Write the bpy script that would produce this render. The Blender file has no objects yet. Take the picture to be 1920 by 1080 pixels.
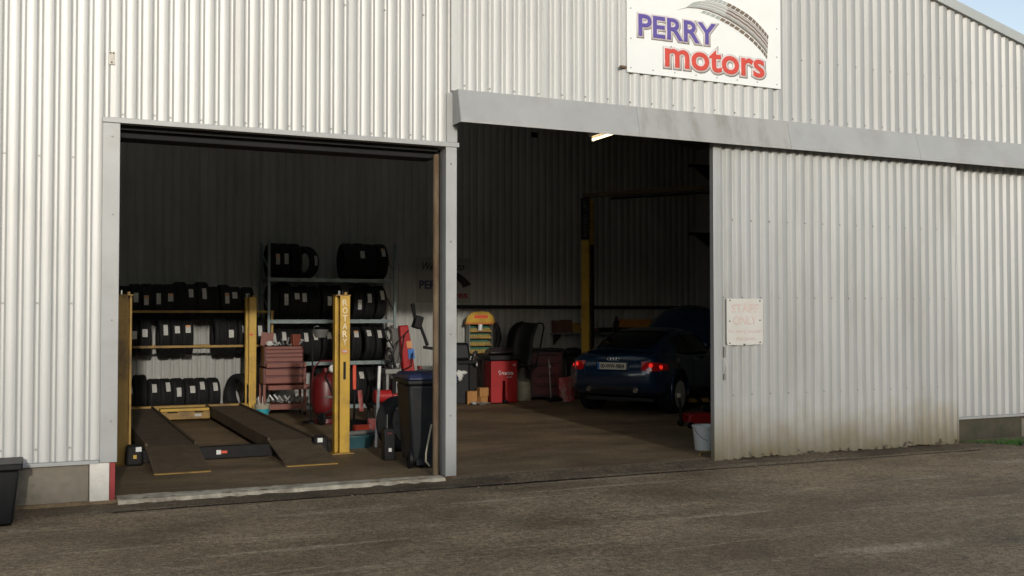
import bpy, math, random
from math import sin, cos, pi, radians as R
from mathutils import Vector, Matrix, Euler
from mathutils.bvhtree import BVHTree
random.seed(7)
SC = bpy.context.scene
COL = SC.collection

# ------------------------------------------------------------------ camera, sky, sun, exposure
cd = bpy.data.cameras.new('camera'); cam = bpy.data.objects.new('camera', cd); COL.objects.link(cam)
cam.location = (0, -9.95, 1.65); cam.rotation_euler = (R(90 + 1.476), 0, R(-24.6))
cd.sensor_width = 36; cd.lens = 36 * 1940 / 1920; cd.clip_end = 2000; cd.clip_start = .1
SC.camera = cam
SUN_EL, SUN_AZ = 12.3, 6.4          # low sun behind the camera, a little to its left
w = bpy.data.worlds.new('World'); SC.world = w; w.use_nodes = True
nt = w.node_tree; bg = nt.nodes['Background']
sky = nt.nodes.new('ShaderNodeTexSky'); sky.sky_type = 'NISHITA'; sky.sun_disc = False
sky.sun_elevation = R(SUN_EL); sky.sun_rotation = R(180 + SUN_AZ); sky.air_density = 1.0; sky.dust_density = 1.0; sky.ozone_density = 1.0
bw = nt.nodes.new('ShaderNodeRGBToBW'); gx = nt.nodes.new('ShaderNodeMix'); gx.data_type = 'RGBA'; gx.inputs[0].default_value = .42
nt.links.new(sky.outputs[0], bw.inputs[0]); nt.links.new(sky.outputs[0], gx.inputs[6]); nt.links.new(bw.outputs[0], gx.inputs[7])
nt.links.new(gx.outputs[2], bg.inputs[0])   # thin rain cloud greys the blue
bg.inputs[1].default_value = .15
sl = bpy.data.lights.new('sun', 'SUN'); sl.energy = 1.0; sl.angle = R(1.2); sl.color = (1, .955, .87)
so = bpy.data.objects.new('sun', sl); COL.objects.link(so)
trav = Vector((sin(R(SUN_AZ)) * cos(R(SUN_EL)), cos(R(SUN_AZ)) * cos(R(SUN_EL)), -sin(R(SUN_EL))))
so.rotation_euler = trav.to_track_quat('-Z', 'Y').to_euler()
SC.view_settings.view_transform = 'Standard'; SC.view_settings.look = 'None'
SC.view_settings.exposure = 0.75; SC.view_settings.gamma = 1.0
SC.render.resolution_x = 1024; SC.render.resolution_y = 576

# ------------------------------------------------------------------ materials
MATS = {}
def mat(name, col, rough=.6, metal=0., var=.15, vscale=6., bump=0., bscale=80., dirt=None, dscale=3., damt=.5,
        coat=0., emit=None, stretch=(1, 1, 1), alpha=None, spec=None, rvar=0.):
    if name in MATS: return MATS[name]
    m = bpy.data.materials.new(name); m.use_nodes = True; MATS[name] = m
    n, l = m.node_tree.nodes, m.node_tree.links
    p = n['Principled BSDF']
    p.inputs['Roughness'].default_value = rough; p.inputs['Metallic'].default_value = metal
    if coat: p.inputs['Coat Weight'].default_value = coat; p.inputs['Coat Roughness'].default_value = .06
    if spec is not None: p.inputs['Specular IOR Level'].default_value = spec
    if emit: p.inputs['Emission Color'].default_value = (*emit[:3], 1); p.inputs['Emission Strength'].default_value = emit[3]
    tc = n.new('ShaderNodeTexCoord'); mp = n.new('ShaderNodeMapping'); mp.inputs['Scale'].default_value = stretch
    oi = n.new('ShaderNodeObjectInfo'); l.new(oi.outputs['Random'], mp.inputs['Location'])
    l.new(tc.outputs['Object'], mp.inputs['Vector'])
    def noise(sc, det=5.):
        t = n.new('ShaderNodeTexNoise'); t.inputs['Scale'].default_value = sc; t.inputs['Detail'].default_value = det
        t.inputs['Roughness'].default_value = .62; l.new(mp.outputs[0], t.inputs['Vector']); return t
    a = noise(vscale); mr = n.new('ShaderNodeMapRange')
    mr.inputs[1].default_value = .3; mr.inputs[2].default_value = .7
    mr.inputs[3].default_value = 1 - var; mr.inputs[4].default_value = 1 + var
    l.new(a.outputs['Fac'], mr.inputs[0])
    pv = n.new('ShaderNodeMath'); pv.operation = 'MULTIPLY_ADD'; l.new(oi.outputs['Random'], pv.inputs[0]); pv.inputs[1].default_value = .10; pv.inputs[2].default_value = .95
    pm = n.new('ShaderNodeMath'); pm.operation = 'MULTIPLY'; l.new(mr.outputs[0], pm.inputs[0]); l.new(pv.outputs[0], pm.inputs[1])
    mx = n.new('ShaderNodeMix'); mx.data_type = 'RGBA'; mx.blend_type = 'MULTIPLY'; mx.inputs[0].default_value = 1
    mx.inputs[6].default_value = (*col, 1); l.new(pm.outputs[0], mx.inputs[7]); out = mx.outputs[2]
    if dirt:
        d = noise(dscale, 8.); rr = n.new('ShaderNodeMapRange'); rr.inputs[1].default_value = .48; rr.inputs[2].default_value = .68
        rr.inputs[3].default_value = 0; rr.inputs[4].default_value = damt; l.new(d.outputs['Fac'], rr.inputs[0])
        m2 = n.new('ShaderNodeMix'); m2.data_type = 'RGBA'; l.new(rr.outputs[0], m2.inputs[0])
        l.new(out, m2.inputs[6]); m2.inputs[7].default_value = (*dirt, 1); out = m2.outputs[2]
    l.new(out, p.inputs['Base Color'])
    if rvar:
        q = n.new('ShaderNodeMapRange'); q.inputs[1].default_value = .3; q.inputs[2].default_value = .7
        q.inputs[3].default_value = max(.05, rough - rvar); q.inputs[4].default_value = min(1, rough + rvar)
        l.new(a.outputs['Fac'], q.inputs[0]); l.new(q.outputs[0], p.inputs['Roughness'])
    if bump:
        b = noise(bscale, 3.); bn = n.new('ShaderNodeBump'); bn.inputs['Strength'].default_value = bump
        bn.inputs['Distance'].default_value = .01
        l.new(b.outputs['Fac'], bn.inputs['Height']); l.new(bn.outputs[0], p.inputs['Normal'])
    m['out'] = 0
    return m

CLAD = mat('clad_paint', (.475, .47, .45), .48, .35, .05, 1.2, .10, 7, dirt=(.30, .295, .28), dscale=.9, damt=.25, stretch=(2, 2, .5))
CLAD_R = mat('clad_paint_right', (.385, .385, .375), .48, .38, .05, 1.2, .10, 7, dirt=(.29, .285, .27), dscale=.9, damt=.3, stretch=(2, 2, .5))
TRIM = mat('trim_paint', (.36, .36, .35), .45, .1, .06, 2, .03, 20, dirt=(.22, .20, .165), dscale=2.2, damt=.3)
LINER = mat('liner_paint', (.34, .335, .315), .6, 0, .08, 1.5, dirt=(.22, .205, .175), dscale=2, damt=.35, stretch=(2, 2, .5))
ROOFM = mat('roof_sheet', (.22, .22, .21), .6, .1, .1, 3)
CONC = mat('plinth_concrete', (.22, .19, .145), .85, 0, .22, 5, .35, 60, dirt=(.09, .075, .05), dscale=4, damt=.6)
WHITEP = mat('white_paint', (.70, .665, .59), .6, 0, .08, 6, .1, 60, dirt=(.35, .3, .22), dscale=7, damt=.35)
REDP = mat('red_paint_post', (.30, .03, .03), .6, 0, .15, 8)
RUST = mat('rusty_steel', (.15, .105, .06), .8, .1, .25, 9, .3, 60, dirt=(.08, .032, .014), dscale=6, damt=.9, stretch=(1, 1, .35))
DARKST = mat('dark_steel', (.014, .013, .012), .65, 0., .2, 8, spec=.2)
BLACKP = mat('black_plastic', (.010, .010, .011), .5, 0, .2, 10, .05, 120, spec=.25)
RUBBER = mat('tyre_rubber', (.011, .011, .012), .75, 0, .2, 12, .3, 90, spec=.3)
PAPER = mat('paper_label', (.46, .45, .42), .7, 0, .12, 30, dirt=(.25, .2, .18), dscale=35, damt=.5)
PAPERO = mat('orange_paper', (.62, .28, .12), .7, 0, .12, 30)
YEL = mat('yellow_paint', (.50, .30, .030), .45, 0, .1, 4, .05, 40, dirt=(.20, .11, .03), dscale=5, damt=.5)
YELD = mat('dirty_shaded_yellow_paint', (.32, .19, .04), .6, 0, .15, 5, .1, 40, dirt=(.10, .06, .03), dscale=4, damt=.8)
SHELF = mat('shelf_steel', (.17, .21, .21), .5, .2, .12, 5, dirt=(.07, .07, .06), dscale=6, damt=.5)
RAMPM = mat('runway_steel', (.10, .072, .043), .75, .15, .25, 5, .3, 90, dirt=(.05, .036, .022), dscale=3, damt=.7)
REDT = mat('tool_red', (.19, .048, .029), .5, 0, .15, 6, dirt=(.10, .05, .03), dscale=6, damt=.55)
RED = mat('bright_red', (.34, .011, .013), .38, 0, .1, 6, dirt=(.14, .02, .02), dscale=5, damt=.35)
REDO = mat('orange_red', (.62, .07, .03), .45, 0, .12, 6)
DRED = mat('dark_red', (.10, .012, .014), .45, 0, .2, 6)
CHROME = mat('chrome', (.62, .62, .60), .22, 1., .08, 10)
GREYM = mat('grey_metal', (.25, .25, .24), .45, .5, .15, 8)
TEAL = mat('teal_plastic', (.02, .30, .36), .5, 0, .12, 6)
WPL = mat('white_plastic', (.66, .66, .63), .45, 0, .08, 8, dirt=(.35, .32, .26), dscale=8, damt=.35)
CREAM = mat('cream_plastic', (.40, .36, .27), .6, 0, .15, 6, dirt=(.12, .10, .07), dscale=5, damt=.6)
BINBLK = mat('bin_plastic', (.009, .010, .012), .5, 0, .15, 6, .06, 100, dirt=(.03, .027, .024), dscale=5, damt=.35, spec=.3)
BINBLUE = mat('bin_lid_plastic', (.014, .020, .062), .42, 0, .12, 6)
CARD = mat('cardboard', (.38, .18, .055), .8, 0, .12, 8)
GREENB = mat('green_back', (.03, .11, .07), .6, 0, .2, 8)
OLIVE = mat('olive_packet', (.34, .25, .06), .6, 0, .35, 40)
BLUEP = mat('blue_plastic', (.03, .14, .42), .45, 0, .1, 8)
BRICKB = mat('brown_box', (.12, .05, .03), .7, 0, .25, 8)
PINK = mat('faded_red_print', (.55, .43, .39), .7, 0, .12, 25)
PURPLE = mat('sign_purple', (.095, .065, .29), .4, 0, .04, 8)
SRED = mat('sign_red', (.60, .055, .032), .4, 0, .04, 8)
SWHITE = mat('sign_white', (.76, .77, .75), .4, 0, .03, 2, dirt=(.5, .46, .38), dscale=2, damt=.2)
SPINK = mat('sign_outline', (.70, .62, .60), .4, 0, .03, 8)
SSHAD = mat('sign_shadow_print', (.33, .30, .27), .45, 0, .05, 8)
SGREY = mat('sign_grey', (.36, .38, .36), .45, 0, .06, 8)
SBROWN = mat('sign_brown', (.16, .115, .08), .45, 0, .15, 8)
NAVY = mat('car_paint', (.005, .026, .066), .25, .1, .05, 3, coat=1.)
CARBLK = mat('car_black_trim', (.01, .01, .011), .5, 0, .1, 8)
GLASS = mat('car_glass', (.006, .008, .009), .06, 0, 0., 3, spec=.6)
TAIL = mat('tail_lamp_red', (.65, .010, .012), .12, 0, .15, 30, coat=1.)
PLATE = mat('plate_white', (.72, .68, .55), .5, 0, .04, 8)
INK = mat('ink_black', (.012, .012, .014), .6, 0, .1, 8)
TUBE = mat('lit_tube', (.9, .8, .6), .4, 0, 0., 3, emit=(1, .78, .46, 2.2))
MIRR = mat('lamp_reflector', (.6, .57, .5), .4, 0, .05, 3)
BAGM = mat('printed_bag', (.55, .10, .09), .55, 0, .3, 9, dirt=(.62, .50, .46), dscale=6, damt=.9)

def door_material():
    m = mat('door_paint', (.40, .40, .39), .48, .4, .06, 1.2, .12, 7, dirt=(.25, .24, .21), dscale=1.1, damt=.4, stretch=(2, 2, .45))
    n, l = m.node_tree.nodes, m.node_tree.links
    p = n['Principled BSDF']; src = p.inputs['Base Color'].links[0].from_socket
    tc = n.new('ShaderNodeTexCoord'); sp = n.new('ShaderNodeSeparateXYZ'); l.new(tc.outputs['Object'], sp.inputs[0])
    ns = n.new('ShaderNodeTexNoise'); ns.inputs['Scale'].default_value = 4; ns.inputs['Detail'].default_value = 6
    l.new(tc.outputs['Object'], ns.inputs['Vector'])
    mm = n.new('ShaderNodeMath'); mm.operation = 'MULTIPLY_ADD'; l.new(ns.outputs['Fac'], mm.inputs[0]); mm.inputs[1].default_value = -.55
    l.new(sp.outputs['Z'], mm.inputs[2])
    r = n.new('ShaderNodeMapRange'); r.inputs[1].default_value = -.34; r.inputs[2].default_value = .34
    r.inputs[3].default_value = .85; r.inputs[4].default_value = 0; l.new(mm.outputs[0], r.inputs[0])
    mx = n.new('ShaderNodeMix'); mx.data_type = 'RGBA'; l.new(r.outputs[0], mx.inputs[0]); l.new(src, mx.inputs[6])
    mx.inputs[7].default_value = (.25, .195, .095, 1)
    n2 = n.new('ShaderNodeTexNoise'); n2.inputs['Scale'].default_value = 11; n2.inputs['Detail'].default_value = 5; l.new(tc.outputs['Object'], n2.inputs['Vector'])
    m3 = n.new('ShaderNodeMath'); m3.operation = 'MULTIPLY_ADD'; l.new(n2.outputs['Fac'], m3.inputs[0]); m3.inputs[1].default_value = -.75; l.new(sp.outputs['Z'], m3.inputs[2])
    r3 = n.new('ShaderNodeMapRange'); r3.inputs[1].default_value = -.49; r3.inputs[2].default_value = -.41; r3.inputs[3].default_value = .85; r3.inputs[4].default_value = 0; l.new(m3.outputs[0], r3.inputs[0])
    x3 = n.new('ShaderNodeMix'); x3.data_type = 'RGBA'; l.new(r3.outputs[0], x3.inputs[0]); l.new(mx.outputs[2], x3.inputs[6]); x3.inputs[7].default_value = (.03, .026, .02, 1)
    l.new(x3.outputs[2], p.inputs['Base Color'])
    return m
DOORM = door_material()

def ground_material(name, base, dark, light, wet, seed, g=1.):
    m = bpy.data.materials.new(name); m.use_nodes = True
    n, l = m.node_tree.nodes, m.node_tree.links; p = n['Principled BSDF']
    tc = n.new('ShaderNodeTexCoord')
    def ns(scale, st=(1, 1, 1), rot=0, det=6, rough=.6, off=0):
        mp = n.new('ShaderNodeMapping'); mp.inputs['Scale'].default_value = st; mp.inputs['Rotation'].default_value = (0, 0, rot)
        mp.inputs['Location'].default_value = (seed + off, seed * 2 + off, 0)
        l.new(tc.outputs['Object'], mp.inputs['Vector'])
        t = n.new('ShaderNodeTexNoise'); t.inputs['Scale'].default_value = scale; t.inputs['Detail'].default_value = det
        t.inputs['Roughness'].default_value = rough; l.new(mp.outputs[0], t.inputs['Vector']); return t.outputs['Fac']
    def rng(s, a, b, c, d):
        r = n.new('ShaderNodeMapRange'); r.inputs[1].default_value = a; r.inputs[2].default_value = b
        r.inputs[3].default_value = c; r.inputs[4].default_value = d; l.new(s, r.inputs[0]); return r.outputs[0]
    def mix(f, a, b, mode='MIX'):
        x = n.new('ShaderNodeMix'); x.data_type = 'RGBA'; x.blend_type = mode
        if isinstance(f, float): x.inputs[0].default_value = f
        else: l.new(f, x.inputs[0])
        for s, i in ((a, 6), (b, 7)):
            if isinstance(s, tuple): x.inputs[i].default_value = (*s, 1)
            else: l.new(s, x.inputs[i])
        return x.outputs[2]
    patch = ns(.55, (1, 1.7, 1), .5); streak = ns(1.1, (.35, 2.6, 1), -.35, 7, .65, 3.); fine = ns(26, det=4, rough=.7); grit = ns(95, det=2); mid = ns(5.5, det=6, rough=.7)
    c = mix(rng(patch, .38, .64, 0, 1), base, dark)
    c = mix(rng(streak, .56, .72, 0, .55), c, light)
    c = mix(rng(mid, .5, .75, 0, .5), c, dark)
    thin = ns(1.6, (.16, 5.5, 1), -.5, 5, .6, 11.); c = mix(rng(thin, .60, .72, 0, .65), c, light)
    blot = ns(2.1, (1, 1.4, 1), .2, 8, .72, 7.)
    c = mix(rng(blot, .52, .72, 0, .5), c, dark)
    c = mix(1., c, rng(fine, .3, .7, 1 - .5 * g, 1 + .5 * g), 'MULTIPLY'); c = mix(1., c, rng(grit, .32, .68, 1 - .45 * g, 1 + .45 * g), 'MULTIPLY')
    l.new(c, p.inputs['Base Color'])
    l.new(rng(patch, .35, .68, .85, wet), p.inputs['Roughness'])
    b = n.new('ShaderNodeBump'); b.inputs['Strength'].default_value = .8; b.inputs['Distance'].default_value = .008
    ad = n.new('ShaderNodeMath'); ad.operation = 'ADD'; l.new(fine, ad.inputs[0]); l.new(grit, ad.inputs[1])
    l.new(ad.outputs[0], b.inputs['Height']); l.new(b.outputs[0], p.inputs['Normal'])
    p.inputs['Specular IOR Level'].default_value = .22
    return m
YARD = ground_material('yard_concrete', (.35, .256, .155), (.18, .127, .074), (.54, .43, .29), .62, 2.3)
SLAB = ground_material('floor_concrete', (.255, .18, .105), (.12, .084, .05), (.30, .22, .135), .55, 5.1, .45)

# ------------------------------------------------------------------ mesh helpers
class MB:
    def __init__(s): s.v = []; s.f = []
    def add(s, vs, fs, M=None):
        o = len(s.v)
        s.v += [tuple(M @ Vector(p)) if M else tuple(p) for p in vs]
        s.f += [tuple(i + o for i in f) for f in fs]; return s
    def box(s, c, d, r=None, top=(1, 1), sh=(0, 0)):
        x, y, z = d[0] / 2, d[1] / 2, d[2] / 2; tx, ty = top
        vs = [(-x, -y, -z), (x, -y, -z), (x, y, -z), (-x, y, -z)] + [(a * tx + sh[0], b * ty + sh[1], z) for a, b in ((-x, -y), (x, -y), (x, y), (-x, y))]
        M = Matrix.Translation(c) @ (Euler(r).to_matrix().to_4x4() if r else Matrix())
        return s.add(vs, [(0, 3, 2, 1), (4, 5, 6, 7), (0, 1, 5, 4), (1, 2, 6, 5), (2, 3, 7, 6), (3, 0, 4, 7)], M)
    def bx(s, a, b):  # by two corners
        return s.box([(p + q) / 2 for p, q in zip(a, b)], [abs(q - p) for p, q in zip(a, b)])
    def cyl(s, p0, p1, r0, r1=None, n=14, cap=True):
        r1 = r0 if r1 is None else r1; p0, p1 = Vector(p0), Vector(p1); d = (p1 - p0).normalized()
        u = d.orthogonal().normalized(); v = d.cross(u); vs = []; 
        for p, r in ((p0, r0), (p1, r1)):
            vs += [p + (u * cos(2 * pi * i / n) + v * sin(2 * pi * i / n)) * r for i in range(n)]
        fs = [(i, (i + 1) % n, n + (i + 1) % n, n + i) for i in range(n)]
        if cap: fs += [tuple(range(n))[::-1], tuple(range(n, 2 * n))]
        return s.add(vs, fs)
    def tube(s, pts, r, n=7, closed=False):
        pts = [Vector(p) for p in pts]; m = len(pts); vs = []; up = None
        for i, p in enumerate(pts):
            t = (pts[(i + 1) % m] - pts[i - 1]) if closed else (pts[min(i + 1, m - 1)] - pts[max(i - 1, 0)])
            t.normalize()
            if up is None: up = t.orthogonal().normalized()
            up = (up - t * up.dot(t)).normalized(); v = t.cross(up)
            rr = r[i] if isinstance(r, (list, tuple)) else r
            vs += [p + (up * cos(2 * pi * k / n) + v * sin(2 * pi * k / n)) * rr for k in range(n)]
        fs = []
        for i in range(m if closed else m - 1):
            j = (i + 1) % m
            fs += [(i * n + k, i * n + (k + 1) % n, j * n + (k + 1) % n, j * n + k) for k in range(n)]
        if not closed: fs += [tuple(range(n))[::-1], tuple(range((m - 1) * n, m * n))]
        return s.add(vs, fs)
    def lathe(s, prof, n=24, M=None, closed=False):  # prof: (r, z) about z
        m = len(prof); vs = [(r * cos(2 * pi * k / n), r * sin(2 * pi * k / n), z) for r, z in prof for k in range(n)]
        fs = []
        for i in range(m if closed else m - 1):
            j = (i + 1) % m
            fs += [(i * n + k, i * n + (k + 1) % n, j * n + (k + 1) % n, j * n + k) for k in range(n)]
        if not closed:
            if prof[0][0] > 1e-4: fs.append(tuple(range(n))[::-1])
            if prof[-1][0] > 1e-4: fs.append(tuple(range((m - 1) * n, m * n)))
        return s.add(vs, fs, M)
    def prism(s, poly, a, b, ax='y'):  # polygon in the two other axes, extruded a..b
        def P(u, v, t): return {'y': (u, t, v), 'x': (t, u, v), 'z': (u, v, t)}[ax]
        n = len(poly); vs = [P(u, v, a) for u, v in poly] + [P(u, v, b) for u, v in poly]
        return s.add(vs, [tuple(range(n)), tuple(range(n, 2 * n))[::-1]] + [(i, n + i, n + (i + 1) % n, (i + 1) % n) for i in range(n)])
    def grid(s, P, close=False):  # P[i][j] points
        a, b = len(P), len(P[0]); vs = [p for r in P for p in r]
        fs = [(i * b + j, i * b + (j + 1) % b, (i + 1) * b + (j + 1) % b, (i + 1) * b + j) for i in range(a - 1) for j in range(b if close else b - 1)]
        return s.add(vs, fs)
    def blob(s, c, d, seed=0, n=10, amp=.15):
        rd = random.Random(seed); P = []
        for i in range(n + 1):
            th = pi * i / n
            P.append([(c[0] + d[0] / 2 * sin(th) * cos(2 * pi * j / 12) * (1 + rd.uniform(-amp, amp)),
                       c[1] + d[1] / 2 * sin(th) * sin(2 * pi * j / 12) * (1 + rd.uniform(-amp, amp)),
                       c[2] + d[2] / 2 * cos(th) * (1 + rd.uniform(-amp, amp) * .6)) for j in range(12)])
        return s.grid(P, True)
    def mesh(s, name, m, smooth=35):
        me = bpy.data.meshes.new(name); me.from_pydata(s.v, [], s.f); me.update()
        import bmesh
        bm = bmesh.new(); bm.from_mesh(me); bmesh.ops.recalc_face_normals(bm, faces=bm.faces); bm.to_mesh(me); bm.free()
        me.materials.append(m)
        if smooth:
            me.polygons.foreach_set('use_smooth', [True] * len(me.polygons)); me.set_sharp_from_angle(angle=R(smooth))
        return me
    def build(s, name, m, parent=None, loc=(0, 0, 0), rot=(0, 0, 0), bevel=0., smooth=35, sub=0):
        return link(name, s.mesh(name, m, smooth), parent, loc, rot, bevel, sub)

def link(name, me, parent=None, loc=(0, 0, 0), rot=(0, 0, 0), bevel=0., sub=0):
    o = bpy.data.objects.new(name, me); COL.objects.link(o); o.location = loc; o.rotation_euler = rot
    if parent: o.parent = parent
    if bevel:
        b = o.modifiers.new('bevel', 'BEVEL'); b.width = bevel; b.segments = 2; b.limit_method = 'ANGLE'; b.angle_limit = R(40)
    if sub:
        d = o.modifiers.new('sub', 'SUBSURF'); d.levels = sub; d.render_levels = sub
    return o
def tag(o, label, cat, group=None):
    o['label'] = label; o['category'] = cat
    if group: o['group'] = group
    return o
def thing(name, label, cat, loc=(0, 0, 0), rz=0., group=None):
    o = bpy.data.objects.new(name, None); COL.objects.link(o); o.location = loc; o.rotation_euler = (0, 0, rz)
    o.empty_display_size = .1
    return tag(o, label, cat, group)
def structure(o): o['kind'] = 'structure'; return o

def text_layers(s, wdt, hgt, offs, depth=.002, shear=0., vertical=False):
    """meshes of one word in the XZ plane facing -Y, the first layer fitted to wdt x hgt with its corner at 0,0"""
    out = []; T = None
    for of in offs:
        c = bpy.data.curves.new('text', 'FONT'); c.body = s; c.bevel_depth = of; c.bevel_resolution = 0; c.extrude = .001; c.shear = shear; c.resolution_u = 4
        if vertical: c.align_x = 'CENTER'; c.space_line = .82
        o = bpy.data.objects.new('text', c); COL.objects.link(o)
        dg = bpy.context.evaluated_depsgraph_get(); dg.update()
        me = bpy.data.meshes.new_from_object(o.evaluated_get(dg)); bpy.data.objects.remove(o)
        if T is None:
            xs = [v.co.x for v in me.vertices]; ys = [v.co.y for v in me.vertices]
            T = (min(xs), max(xs) - min(xs), min(ys), max(ys) - min(ys))
        for v in me.vertices:
            x, y, z = v.co
            v.co = ((x - T[0]) / T[1] * wdt, -z / (.001 + of) * depth / 2, (y - T[2]) / T[3] * hgt)
        me.materials.clear(); out.append(me)
    return out
def put_text(name, s, wdt, hgt, m, parent, loc, off=.012, rot=(0, 0, 0), shear=0., vertical=False, depth=.002):
    me = text_layers(s, wdt, hgt, [off], depth, shear, vertical)[0]; me.materials.append(m)
    return link(name, me, parent, loc, rot)

# ------------------------------------------------------------------ ground, slab, apron
structure(MB().add([(-300, -300, -.06), (300, -300, -.06), (300, 300, -.06), (-300, 300, -.06)], [(0, 1, 2, 3)]).build('ground', YARD))
fl = structure(MB().bx((-4.9, -.05, -.055), (12.9, 8.66, 0)).build('floor', SLAB))
APR = ground_material('apron_concrete', (.17, .128, .082), (.07, .052, .034), (.27, .22, .15), .5, 8.2)
ap = MB(); rd = random.Random(3)
xs = [-4.9 + i * .1 for i in range(179)]
ap.grid([[(x, -.0505, -.002 if x > 3.9 else -.03), (x, -.33 + rd.uniform(-.006, .006) + .0 * x, -.047), (x, -.345 + rd.uniform(-.01, .01), -.0605)] for x in xs])
structure(ap.build('apron', APR))
GAP = mat('wet_gap_dirt', (.018, .015, .012), .4, 0, .3, 6)
g = MB(); P = []
for i in range(172):
    x = .6 + i * .06; y = -.355 - .012 * (x - 1); hw = .016 + .016 * rd.random() + (.02 * max(0, sin(x * 1.7)) if x > 3 else 0)
    P.append([(x, y - hw, -.0555), (x, y + hw * .8, -.0555)])
structure(g.grid(P).build('joint', GAP))
# unseen warehouse, added to shade the forecourt and block the low sky
ob = thing('added_warehouse', 'long grey brown unseen warehouse added to shade the yard', 'building', (-4, -31, -.06))
OPW = mat('opposite_wall', (.16, .145, .12), .85, 0, .15, 2); OPD = mat('opposite_door', (.10, .11, .12), .6, 0, .1, 3)
MB().prism([(-34, 0), (34, 0), (34, 6.88), (-34, 6.88)], -9, 0, 'y').build('wall', OPW, ob, smooth=0)
MB().prism([(-9.4, 6.85), (.2, 6.85), (.2, 6.93), (-4.5, 7.6), (-9.4, 6.93)], -34.4, 34.4, 'x').build('roof', ROOFM, ob, smooth=0)
for k in range(6): MB().bx((-28 + k * 10, .001, .05), (-24 + k * 10, .06, 4.2)).build('roller_door', OPD, ob); MB().bx((-22.5 + k * 10, .001, 1.2), (-20.5 + k * 10, .04, 2.4)).build('window', GLASS, ob)
# worn pale lip along the left bay
th = MB(); P = []
SILL = mat('worn_sill_concrete', (.50, .435, .325), .85, 0, .3, 9, .5, 50, dirt=(.20, .155, .10), dscale=5, damt=.85)
for i in range(64):
    x = .66 + i * 3.11 / 63; e = rd.uniform(0, .02) + (.035 if rd.random() < .10 + .25 * (x > 3) else 0)
    P.append([(x, .13 + rd.uniform(-.02, .02) + .03 * sin(x * 2.1) - .09 * max(0, (x - 2.6)), .0025), (x, .0 + rd.uniform(-.02, .02), .006), (x, -.115 + e, .002 - e * .3), (x, -.135 + e, -.045)])
th.grid(P); th.build('threshold', SILL, fl)

# ------------------------------------------------------------------ building
bld = thing('workshop_building', 'silver white corrugated steel workshop with two wide open bays', 'building')
APX, APZ, SLP = 4.0, 7.42, .25
def roofz(x): return APZ - SLP * abs(x - APX)
NARROW = ((0, 1), (.29, 1), (.575, 1), (.59, .96), (.682, .05), (.70, 0), (.875, 0), (.893, .05), (.985, .96))
BROAD = ((0, 1), (.25, 1), (.48, 1), (.495, .97), (.625, .04), (.645, 0), (.79, 0), (.81, .03), (.975, .97))
def rib_profile(x0, x1, nr, h, shape):
    P = (x1 - x0) / nr; pts = []
    for k in range(nr):
        b = x0 + k * P
        for t, d in shape:
            pts.append((b + t * P, d * h))
    pts.append((x1, h)); return pts
def sheet(name, x0, x1, nr, zb, zt, y, sgn, m, parent, h=.024, warp=0., bottom=None):
    rdm = random.Random(int(x0 * 100 + zb * 7)); mb = MB(); pr = rib_profile(x0, x1, nr, h, BROAD if h > .03 else NARROW); rows = []
    f = (lambda x: zt) if not callable(zt) else zt
    nz = 6 if warp else 1
    for k in range(nz + 1):
        row = []
        for x, d in pr:
            b = zb + (bottom(x) if bottom else 0); z = b + (f(x) - b) * k / nz
            row.append((x, y + sgn * d + (warp * sin(x * 2.3 + k * 1.9) if warp else 0), z))
        rows.append(row)
    mb.grid(rows)
    return mb.build(name, m, parent, smooth=60)
top = lambda x: roofz(x) - .004
# left of the left bay
for k in range(6):
    x1 = .57 - k * .959; sheet('cladding_sheet', x1 - .959 + (.0 if k < 5 else .15), x1 - .0015, 7 if k < 5 else 6, .362, top, 0 - .0006 * (k % 2), -1, CLAD, bld)
# above the left bay
for k in range(3):
    x0 = .57 + k * 1.097; sheet('cladding_sheet', x0, x0 + 1.0955, 8, 3.425, top, -.0006 * (k % 2), -1, CLAD, bld)
# above the track cover
for k in range(9):
    x0 = 3.90 + k * 1.0; sheet('cladding_sheet', x0, x0 + .9985, 7, 3.90, top, -.012 - .0006 * (k % 2), -1, CLAD if k < 4 else CLAD_R, bld, h=.032)
# behind the sliding door and to the corner
for k in range(5):
    x0 = 7.9 + k * 1.0; sheet('cladding_sheet', x0, x0 + .9985, 7, .31, 3.92, .0 - .0006 * (k % 2), -1, CLAD_R, bld, h=.032)
# screws: tiny heads, one part
scr = MB()
def screw(x, y, z, r=.011): scr.cyl((x, y + .004, z), (x, y - .007, z), r, r * .8, 6)
for k in range(40):
    x = .57 - (k + .213) * .137
    if k % 2 == 0:
        for z in (.48, 1.75, 3.05): screw(x + .0, -.001, z + rd.uniform(-.006, .006))
for k in range(24):
    x = .57 + (k + .787) * .1371
    if k % 3 != 1: screw(x, -.001, 3.47 + rd.uniform(-.012, .012))
    if k % 3 == 0: screw(x, -.001, 4.72)
for k in range(63):
    x = 3.90 + (k + .742) / 7
    if k % 2 == 0: screw(x, -.013, 4.03 + rd.uniform(-.012, .012))
    if k % 2 == 1 and x > 8.2: screw(x, -.013, 4.75)
for x, z in ((3.84, 3.2), (3.84, 2.4), (3.84, 1.45), (3.84, .62), (.59, 3.25), (.60, 2.55), (.60, 1.6), (.6, .7)): screw(x, -.062, z, .009)
s_ = scr.build('screw_heads', GREYM, bld, smooth=0); s_['kind'] = 'stuff'
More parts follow.
